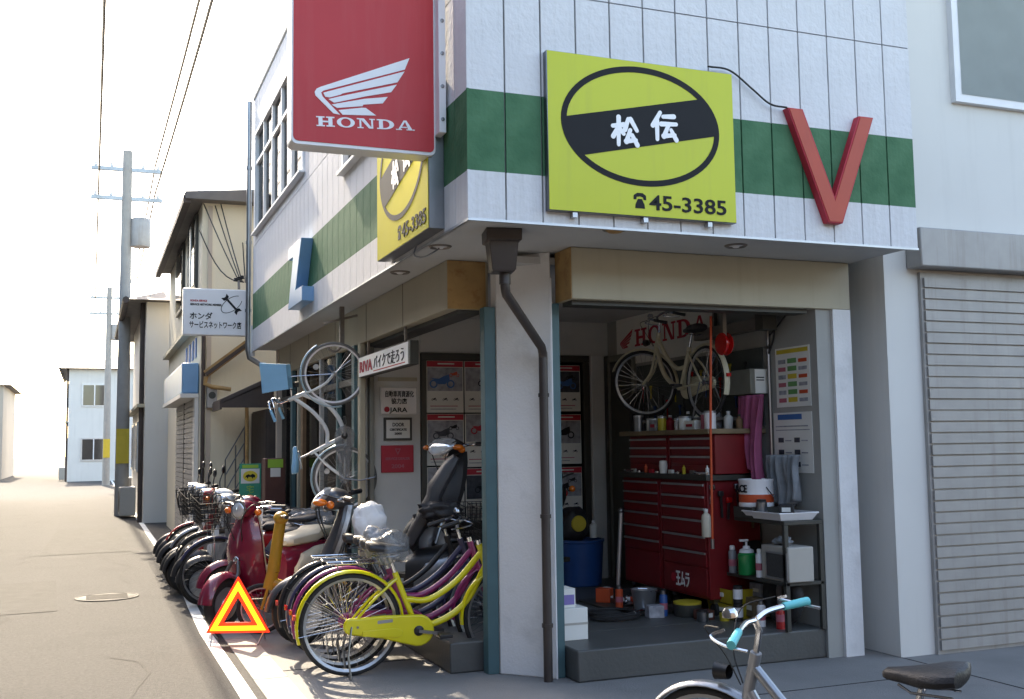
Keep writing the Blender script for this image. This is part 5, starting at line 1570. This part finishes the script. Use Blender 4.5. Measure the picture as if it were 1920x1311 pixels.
# white banner with red wing and lettering
bn = thing('banner', 'white cloth banner with red winged lettering high on the workshop wall', 'banner', (2.845, 3.0, 2.25))
MB().b2((-.006, -.95, 0), (-.001, .78, .47)).build('cloth', 'paper', bn)
ms = .30
cxw, czw = (-.784-.222)/2, 3.408
for w in WING:
    MB().prism([((p[0]+.784)*.46, (p[1]-czw)*.45) for p in w], (-.0075, .70, .16), (0, -1, 0), (0, 0, 1), .0012).build('wing_feather', 'print_red', bn, smooth=False)
slab_word('HONDA', (-.0075, .40, .16), (0, -1, 0), (0, 0, 1), 1.28, .16, 'print_red', bn, d=.0012)

# dark peg board with hanging tools behind the stored bicycle
pb_ = thing('peg_board', 'dark peg board with hand tools behind the stored bicycle', 'board', (2.848, 2.3, 1.62))
MB().b2((-.012, -.95, 0), (-.001, 1.08, .60)).build('panel', 'pegboard', pb_)
rt_ = random.Random(4)
for k in range(26):
    y, z = -.88+k*.073, rt_.uniform(.18, .52)
    L__ = rt_.uniform(.08, .18)
    MB().bar((-.02, y, z), (-.02, y+rt_.uniform(-.01, .01), z-L__), .012, .008).box((-.02, y, z), (.012, .03, .022)).build('tool', ['steel', 'redlens', 'blackp', 'chrome', 'bluetub', 'yellowbox'][k % 6], pb_)
# wall posters near the street
def wall_sheet(label, y0, y1, z0, z1, blocks, base='paper'):
    t = thing('wall_chart', label, 'poster', (2.848, (y0+y1)/2, z0), group='charts on the workshop wall')
    MB().b2((-.004, -(y1-y0)/2, 0), (0, (y1-y0)/2, z1-z0)).build('sheet', base, t)
    for (a, b, c, d, m_) in blocks:   # fractions: left, right, bottom, top (left = far end)
        w, h_ = y1-y0, z1-z0
        MB().b2((-.006, w/2-a*w, c*h_), (-.0042, w/2-b*w, d*h_)).build('print_block', m_, t)
    return t
bl = [(.04, .96, .90, .97, 'yprint')]
for i in range(6):
    bl.append((.08, .30, .08+i*.13, .15+i*.13, 'print_grey' if i % 2 else 'pinkprint'))
    bl.append((.36, .62, .08+i*.13, .16+i*.13, 'greenprint' if i % 3 else 'yprint'))
    bl.append((.68, .92, .08+i*.13, .14+i*.13, 'print_grey' if i % 2 == 0 else 'orange'))
wall_sheet('chart with a yellow heading and coloured rows on the workshop wall', .78, 1.19, 1.75, 2.19, bl)
bl = [(.12, .75, .88, .97, 'blueprint'), (.06, .94, .70, .715, 'print_grey'), (.06, .9, .76, .78, 'print_grey')]
for i in range(3):
    for j in range(2):
        bl.append((.12+.42*j, .26+.42*j, .10+i*.2, .18+i*.2, 'print_dark'))
        bl.append((.30+.42*j, .46+.42*j, .12+i*.2, .14+i*.2, 'print_grey'))
wall_sheet('chart with a blue heading and small pictures under the yellow one', .78, 1.24, 1.27, 1.71, bl)

# electric box, pipes, cord and hanging gloves on the wall
eb = thing('switch_box', 'grey and white electric box beside the stored bicycle', 'box', (2.75, 1.48, 1.86))
MB().b2((-.06, -.18, 0), (.098, .18, .19)).build('case', 'olive', eb, bevel=.006)
MB().b2((-.02, -.185, .004), (.09, -.1805, .186)).build('front', 'paper', eb)
for z in (.10, .12):
    MB().b2((-.01, -.187, z), (.06, -.1855, z+.008)).build('mark', 'ink', eb)
cd = thing('air_hose', 'bright red air hose hanging straight down in front of the tool chests', 'hose', (2.28, 1.22, .8))
MB().tube([(0, -.05, 1.62), (0, 0, .8), (.0, .02, .0)], .009, 8).build('hose', 'orange', cd)
MB().tube([(0, .02, 0), (0, .02, -.07)], .014, 8).build('nozzle', 'steel', cd)
reel = thing('hose_reel', 'round red hose reel under the workshop ceiling', 'reel', (2.40, 1.19, 2.22))
MB().lathe([(.0, -.03), (.08, -.03), (.085, -.02), (.05, -.015), (.05, .015), (.085, .02), (.08, .03), (0, .03)], (0, 0, 0), axis='x', n=20).build('drum', 'redlens', reel)
MB().bar((0, 0, .05), (0, 0, .48), .03, .03).build('hanger', 'hook', reel)
pk = drape(.34, .60, 4, 5, .045, .35).build('hanging_cloth', 'pinkcloth', None, ang=180)
pk.modifiers.new('solid', 'SOLIDIFY').thickness = .006
pk.location = (2.72, 1.36, 1.85)
tag(pk, 'pink and grey cloth hanging on the workshop wall', 'cloth')
for k, (y, x, m_, l_) in enumerate(((1.26, 2.83, 'steel', 'grey conduit pipe running up the wall beside the charts'), (1.98, 2.83, 'darkframe', 'dark conduit pipe on the wall behind the stored bicycle'))):
    t = thing('conduit', l_, 'pipe', (x, y, 1.0))
    MB().tube([(0, 0, 0), (0, 0, 1.7)], .014, 8).build('pipe', m_, t)
    for z in (.3, 1.2):
        MB().b2((-.018, -.025, z), (.02, .025, z+.02)).build('clip', 'steel', t)
tag(MB().tube(curve([(2.83, 1.20, 2.68), (2.80, 1.12, 2.5), (2.82, 1.16, 2.3), (2.83, 1.26, 2.15)], 6), .008, 6).build('cable', 'cable'), 'black cable looping down the workshop wall above the charts', 'cable')
sk = thing('wall_socket', 'small brown socket box with a slack cord high on the wall', 'socket', (2.845, .98, 2.42))
MB().b2((-.03, -.03, 0), (0, .03, .12)).build('box', 'plank', sk, bevel=.003)
MB().tube(curve([(-.02, .02, .02), (-.03, .12, -.06), (-.02, .24, -.12)], 5), .006, 6).build('lead', 'cable', sk)

# bench and shelf near the street
bh = thing('work_bench', 'dark steel work bench with a lower shelf near the street', 'bench', (2.66, 1.10, ZF))
MB().b2((-.14, -.40, .72), (.18, .22, .75)).build('top', 'darkframe', bh, bevel=.004)
MB().b2((-.14, -.40, .305), (.18, .56, .33)).build('shelf', 'darkframe', bh, bevel=.004)
for x_ in (-.125, .165):
    for y_ in (-.385, .54):
        MB().b2((x_-.015, y_-.015, 0), (x_+.015, y_+.015, .72 if y_ < 0 else .305)).build('leg', 'darkframe', bh)
tray = thing('drip_tray', 'white shallow tray on the bench top', 'tray', (2.63, .92, .952))
MB().add([(-.12, -.2, 0), (.14, -.2, 0), (.14, .2, 0), (-.12, .2, 0), (-.15, -.23, .05), (.17, -.23, .05), (.17, .23, .05), (-.15, .23, .05)], [(0, 1, 2, 3), (0, 4, 5, 1), (1, 5, 6, 2), (2, 6, 7, 3), (3, 7, 4, 0)]).build('pan', 'signwhite', tray)
MB().tube([(-.15, -.23, .05), (.17, -.23, .05), (.17, .23, .05), (-.15, .23, .05)], .006, 6, closed=True).build('rim', 'signwhite', tray)
t = thing('oil_can', 'white and orange round oil can with lettering on the bench', 'can', (2.62, 1.17, .952))
MB().b2((-.12, -.12, 0), (.12, .12, .075)).build('plinth', 'darkframe', t)
MB().lathe([(0, .076), (.125, .076), (.128, .082), (.128, .10), (.125, .105), (.125, .255), (.128, .26), (.128, .275), (.118, .275), (.118, .268), (0, .268)], (0, 0, 0), n=28).build('can', 'signwhite', t)
MB().lathe([(.1258, .108), (.1258, .165)], (0, 0, 0), n=28).build('orange_band', 'orange', t)
letter('lettering', 'ACE', .075, (-.128, .075, .182), (0, -1, 0), (0, 0, 1), 'ink', t, bold=.002, width=.15)
for s_ in (-1, 1):
    MB().tube(curve([(0, s_*.128, .22), (.05, s_*.15, .15), (.10, s_*.10, .19)], 4), .004, 5).build('bail_handle', 'chrome', t)
gc = drape(.40, .34, 4, 9, .05, .2).build('rag', 'greycloth', None, ang=180)
gc.modifiers.new('solid', 'SOLIDIFY').thickness = .006
gc.location = (2.76, 1.02, 1.40)
tag(gc, 'crumpled grey rag draped behind the oil can', 'rag')
zs = ZF+.331
spray('tall white spray can on the shelf, farthest from the street', (2.56, 1.50, zs), .034, .36, 'signwhite', 'white')
spray('short pale spray can beside the tall white one', (2.535, 1.38, zs), .030, .20, 'filmw', 'white')
g = thing('pump_bottle', 'green pump bottle with white dispenser on the shelf', 'bottle', (2.56, 1.23, zs))
MB().lathe([(0, 0), (.062, 0), (.066, .008), (.066, .145), (.05, .165)], (0, 0, 0), n=22).build('body', 'green', g)
MB().lathe([(.055, .160), (.05, .18), (.026, .19), (.026, .205), (.008, .21), (.008, .245), (0, .245)], (0, 0, 0), n=18).build('neck', 'signwhite', g)
MB().b2((-.055, -.012, .240), (.015, .012, .256)).build('pump_head', 'signwhite', g, bevel=.003)
spray('white and red spray can between green bottle and radio', (2.555, 1.06, zs), .028, .20, 'signwhite', 'paper')
rd = thing('radio', 'beige radio with a dark square speaker grille on the shelf', 'radio', (2.62, .84, zs))
MB().b2((-.09, -.16, 0), (.12, .16, .24)).build('case', 'beige', rd, bevel=.008)
MB().b2((-.096, -.15, .015), (-.0905, .10, .20)).build('grille_frame', 'alu', rd)
MB().b2((-.10, -.135, .028), (-.0965, .085, .188)).build('grille', 'grate', rd)
rg = mesh_obj('rag', crumple((0, 0, 0), .07, 12, (1, 1.2, .5), .3), 'greycloth', None, ang=180)
rg.location = (2.62, .86, zs+.27)
tag(rg, 'small white grey rag on top of the radio', 'rag')
for k, (z, l_) in enumerate(((0.20, 'yellow plastic crate under the shelf, lower of two'), (.31, 'yellow plastic crate under the shelf, upper of two'))):
    t = thing('crate', l_, 'crate', (2.60, 1.46, z+.0), group='yellow crates')
    MB().add([(-.13, -.15, 0), (.13, -.15, 0), (.13, .15, 0), (-.13, .15, 0), (-.145, -.165, .105), (.145, -.165, .105), (.145, .165, .105), (-.145, .165, .105)], [(0, 1, 2, 3), (0, 4, 5, 1), (1, 5, 6, 2), (2, 6, 7, 3), (3, 7, 4, 0)]).build('tub', 'yellowbox', t, smooth=False)
    MB().b2((-.146, -.06, .045), (-.139, .06, .075)).build('label_patch', 'paper', t)
for k, (z, l_) in enumerate(((.0, 'dark cylinder can on the floor before the crates'), (.13, 'upper dark can stacked before the crates'))):
    canister('oil_tin', l_, 'tin', (2.48, 1.24, ZF+z), [('body', [(0, 0), (.034, 0), (.034, .12), (.03, .125), (0, .125)], 'blackp'), ('label_band', [(.0346, .03), (.0346, .10)], 'signwhite')], None, group='stacked dark cans')
bottle('cream plastic bottle hanging at the street end of the tool chest', (2.33, 1.40, .80), .035, .21, 'cream', 'paper')

# floor clutter before the chests
bk_ = thing('bucket', 'small galvanised bucket on the workshop floor', 'bucket', (2.08, 1.93, ZF))
MB().lathe([(0, .0), (.075, .0), (.10, .17), (.104, .175), (.098, .17), (.073, .008), (0, .008)], (0, 0, 0), n=24).build('pail', 'silver', bk_)
MB().tube([(.0, -.10, .165), (.10, -.06, .16), (.125, 0, .155), (.10, .06, .16), (0, .10, .165)], .004, 6).build('handle', 'chrome', bk_)
mt_ = MB().b2((1.85, 1.75, ZF+.001), (2.33, 2.65, ZF+.018)).build('oil_mat', 'darkframe', None, bevel=.004)
tag(mt_, 'oily dark mat on the floor before the tool chests', 'mat')
pr_ = thing('parts_tray', 'steel parts tray with loose parts on the oily mat', 'tray', (2.12, 2.30, ZF+.019))
MB().b2((-.12, -.18, 0), (.12, .18, .012)).b2((-.12, -.18, .012), (-.11, .18, .04)).b2((.11, -.18, .012), (.12, .18, .04)).build('pan', 'steel', pr_)
for k in range(7):
    MB().sphere((random.uniform(-.08, .08), random.uniform(-.14, .14), .03), random.uniform(.015, .03), 8, 6).build('loose_part', ['chrome', 'orange', 'white', 'steel'][k % 4], pr_)
jk = thing('floor_jack', 'purple-grey hydraulic stand leaning before the far chest', 'jack', (2.22, 2.66, ZF))
MB().tube([(.0, 0, .0), (.06, .02, .72)], .018, 8).build('handle', 'silver', jk)
MB().b2((-.05, -.09, 0), (.08, .09, .09)).build('foot', 'blackp', jk, bevel=.008)
MB().sphere((.06, .02, .73), .026, 10, 6).build('knob', 'steel', jk)
yc = thing('oil_drum', 'low yellow topped oil drum beneath the lettered chest', 'drum', (2.28, 1.62, ZF))
MB().lathe([(0, 0), (.10, 0), (.105, .01), (.105, .09)], (0, 0, 0), n=22).build('body', 'darkframe', yc)
MB().lathe([(.106, .09), (.106, .105), (.09, .11), (0, .11)], (0, 0, 0), n=22).build('lid', 'yellowbox', yc)
# tools hanging on the street-side end of the chests, cartons piled beside them
rk3 = random.Random(31)
for k in range(6):
    t = thing('hanging_tool', ['long wrench', 'black air gun', 'screwdriver', 'steel pliers', 'blue-handled ratchet', 'rubber mallet'][k]+' hanging on the end of the red chests', 'tool', (2.40+k*.072, 1.415, 1.18-.05*(k % 3)), group='tools hanging on the chest end')
    L__ = rk3.uniform(.14, .28)
    MB().bar((0, 0, 0), (rk3.uniform(-.02, .02), 0, -L__), .018, .014).build('shank', ['chrome', 'blackp', 'steel', 'steel', 'bluetub', 'wood'][k], t)
    MB().box((0, 0, -.015), (.045, .025, .04)).build('head', ['chrome', 'blackp', 'redlens', 'steel', 'chrome', 'rubber'][k], t, bevel=.006)
for k, (x_, y_, z_, d_, m_, l_) in enumerate(((2.70, 1.28, .22, (.22, .16, .14), 'plank', 'brown carton on the floor between chest and bench'), (2.74, 1.27, .362, (.18, .15, .10), 'print_grey', 'grey carton on the brown one'), (2.72, 1.20, ZF+.332, (.12, .10, .16), 'brownbox', 'dark red carton at the back of the shelf'), (2.74, 1.48, ZF+.332, (.14, .14, .22), 'blackp', 'black case at the back of the shelf'), (2.74, 1.36, ZF+.332, (.1, .08, .13), 'bluetub', 'blue carton at the back of the shelf'))):
    t = thing('carton', l_, 'carton', (x_, y_, z_))
    MB().b2((-d_[0]/2, -d_[1]/2, 0), (d_[0]/2, d_[1]/2, d_[2])).build('box', m_, t, bevel=.004)
    MB().b2((-d_[0]/2-.0015, -d_[1]*.3, d_[2]*.35), (-d_[0]/2-.0004, d_[1]*.2, d_[2]*.6)).build('label_patch', 'paper', t)
hb = thing('hanging_hoses', 'bundle of black hoses hanging on the wall beside the side door', 'hose', (2.80, 3.25, 1.98))
for k in range(3):
    MB().tube([(-.02-.012*k, .10*math.cos(a)+.01*k, -.30+.28*math.sin(a)) for a in [2*math.pi*i/28 for i in range(28)]], .011, 6, closed=True).build('hose_loop', 'rubber', hb)
MB().tube([(.04, 0, 0), (-.06, 0, 0), (-.06, 0, .03)], .008, 6).build('peg', 'steel', hb)
for k, (x_, y_, z_, kind_, m_, l_) in enumerate((
    (2.60, 1.28, .952, 'jar', 'wood', 'brown jar at the chest end of the bench top'), (2.72, 1.26, .952, 'jar', 'bluetub', 'blue jar at the back of the bench top'), (2.56, 1.02, .985, 'jar', 'steel', 'steel cup standing in the white tray'), (2.66, .86, .985, 'box', 'blackp', 'black block lying in the white tray'),
    (2.50, 1.52, ZF, 'box', 'olive', 'olive box on the floor under the shelf'), (2.40, 1.30, ZF, 'jar', 'yellowbox', 'squat yellow jar on the floor by the stacked cans'), (2.30, 1.42, ZF, 'box', 'brownbox', 'dark red box on the floor at the chest corner'), (2.05, 2.52, ZF+.019, 'jar', 'white', 'white pot at the far end of the oily mat'),
    (1.98, 2.42, ZF+.019, 'box', 'orange', 'orange block on the oily mat'), (2.20, 2.05, ZF+.019, 'jar', 'chrome', 'shiny cup on the oily mat beside the bucket'), (2.02, 1.66, ZF, 'box', 'print_grey', 'grey block on the floor before the drum'), (2.24, 1.34, ZF, 'jar', 'steel', 'steel can on the floor near the kerb of the bench'))):
    t = thing('workshop_'+kind_, l_, kind_, (x_, y_, z_), R(17*k), group='workshop clutter')
    if kind_ == 'jar':
        r_, h_ = .03+.004*(k % 4), .07+.015*(k % 5)
        MB().lathe([(0, 0), (r_, 0), (r_*1.05, .01), (r_*1.05, h_*.8), (r_*.8, h_*.88)], (0, 0, 0), n=16).build('body', m_, t)
        MB().lathe([(r_*.85, h_*.86), (r_*.88, h_), (r_*.7, h_*1.02), (0, h_*1.02)], (0, 0, 0), n=16).build('lid', ['steel', 'white', 'blackp'][k % 3], t)
    else:
        MB().b2((-.06, -.05, 0), (.06, .05, .07+.02*(k % 3))).build('body', m_, t, bevel=.004)
        MB().b2((-.0615, -.03, .02), (-.0603, .03, .05)).build('label_patch', 'paper', t)
# more clutter: jars, coils, hoses, cans and boxes around the chests
CL = [('spray_can', 'small spray can on the floor by the bucket', (1.95, 2.10), .03, .17, 'orange'), ('spray_can', 'blue spray can on the floor beside the drum', (2.12, 1.70), .03, .19, 'bluetub'), ('spray_can', 'white spray can on the floor under the bench', (2.50, .98), .03, .18, 'signwhite'), ('spray_can', 'red spray can on the floor under the bench', (2.56, .84), .03, .20, 'red')]
for nm_, l_, (x_, y_), r_, h_, m_ in CL:
    spray(l_, (x_, y_, ZF+.02 if x_ < 2.33 and y_ > 1.75 else ZF), r_, h_, m_, 'steel', 'cans on the workshop floor')


tyr = thing('spare_tyre', 'black scooter tyre leaning under the work bench', 'tyre', (2.66, .94, ZF+.0))
MB().lathe([(.17+.04*math.cos(a), .045*math.sin(a)) for a in [2*math.pi*i/12 for i in range(13)]], (0, 0, .21), axis='x', n=30).build('carcass', 'rubber', tyr)
MB().lathe([(.127, -.03), (.124, 0), (.127, .03)], (0, 0, .21), axis='x', n=30).build('bead', 'blackp', tyr)
hz = thing('air_line', 'coiled black air line lying on the workshop floor', 'hose', (1.72, 1.75, ZF))
cp = [(.20*(1-.0012*i)*math.cos(i*.35)+.02*math.sin(i), .17*math.sin(i*.35), .012+.0006*i) for i in range(70)]
MB().tube(cp, .010, 6).build('coil', 'rubber', hz)
MB().tube([cp[-1], (.30, .1, .03), (.36, .12, .03)], .013, 6).build('coupling', 'chrome', hz)
rk2 = random.Random(23)
for k in range(12):
    y_ = 1.46+k*.105
    t = thing('small_part', 'small workshop part, number %s from the street end of the chest mat' % ['one', 'two', 'three', 'four', 'five', 'six', 'seven', 'eight', 'nine', 'ten', 'eleven', 'twelve'][k], 'part', (2.372+rk2.uniform(0, .02), y_, 1.2555), group='small parts on the chest mat')
    if k % 3 == 0:
        MB().lathe([(0, 0), (.014, 0), (.014, .05), (.006, .055), (.006, .07), (0, .07)], (0, 0, 0), n=10).build('tube', ['paper', 'yellowbox', 'bluetub', 'orange'][k//3], t)
    elif k % 3 == 1:
        MB().lathe([(.008, 0), (.022, 0), (.022, .016), (.008, .016), (.008, 0)], (0, 0, 0), n=12).build('ring', 'chrome', t)
    else:
        MB().b2((-.012, -.03, 0), (.012, .03, .03)).build('block', ['steel', 'paper', 'print_red', 'beige'][k//3], t, bevel=.002)
for k in range(9):
    y_ = 1.42+k*.15
    t = thing('bottle', ['brown', 'white', 'grey', 'blue', 'cream', 'dark', 'silver', 'red', 'pale'][k]+' small bottle in the back row on the wooden board', 'bottle', (2.66, y_, 1.601), group='bottles in the back row')
    r_, h_ = rk2.uniform(.025, .04), rk2.uniform(.10, .19)
    MB().lathe([(0, 0), (r_, 0), (r_, h_*.65), (r_*.4, h_*.8), (r_*.4, h_*.86)], (0, 0, 0), n=14).build('body', ['wood', 'paper', 'print_grey', 'bluetub', 'cream', 'blackp', 'silver', 'print_red', 'pale'][k], t)
    MB().lathe([(r_*.45, h_*.86), (r_*.45, h_), (0, h_)], (0, 0, 0), n=12).build('cap', 'white' if k % 2 else 'blackp', t)
# blue tub with a black and yellow pack on it
tb_ = thing('tub', 'deep blue plastic tub beside the partition post', 'tub', (2.32, 3.62, ZF))
MB().lathe([(0, 0), (.19, 0), (.20, .01), (.225, .39), (.235, .40), (.235, .42), (.21, .42), (.205, .39), (0, .02)], (0, 0, 0), n=30).build('shell', 'bluetub', tb_)
bx = mesh_obj('black_pack', crumple((0, 0, 0), .19, 5, (.8, .7, .95), .12), 'seat', None, ang=180)
bx.location = (2.26, 3.62, ZF+.55)
tag(bx, 'black bag with yellow patch on top of the blue tub', 'bag')
MB().lathe([(0, -.006), (.07, -.004), (.075, .01)], (0.0, -.135, .02), axis='y', n=18).build('yellow_patch', 'yprint', bx)
bottle('white bottle standing beside the black bag on the tub', (2.44, 3.56, ZF+.43), .035, .16, 'paper', 'white')
# boxes by the pillar
b1 = thing('white_box', 'white carton standing behind the right shutter rail', 'carton', (1.10, 1.18, ZF))
MB().b2((-.15, -.12, 0), (.085, .12, .21)).build('box', 'paper', b1, bevel=.004)
MB().b2((-.15, -.122, .10), (.085, -.1205, .115)).build('tape', 'beige', b1)
b2_ = thing('small_box', 'small white and violet box on the white carton', 'carton', (1.06, 1.17, ZF+.211))
MB().b2((-.10, -.08, 0), (.05, .08, .125)).build('box', 'paper', b2_, bevel=.003)
MB().b2((-.09, -.082, .02), (.04, -.0805, .085)).build('print_block', 'violet', b2_)
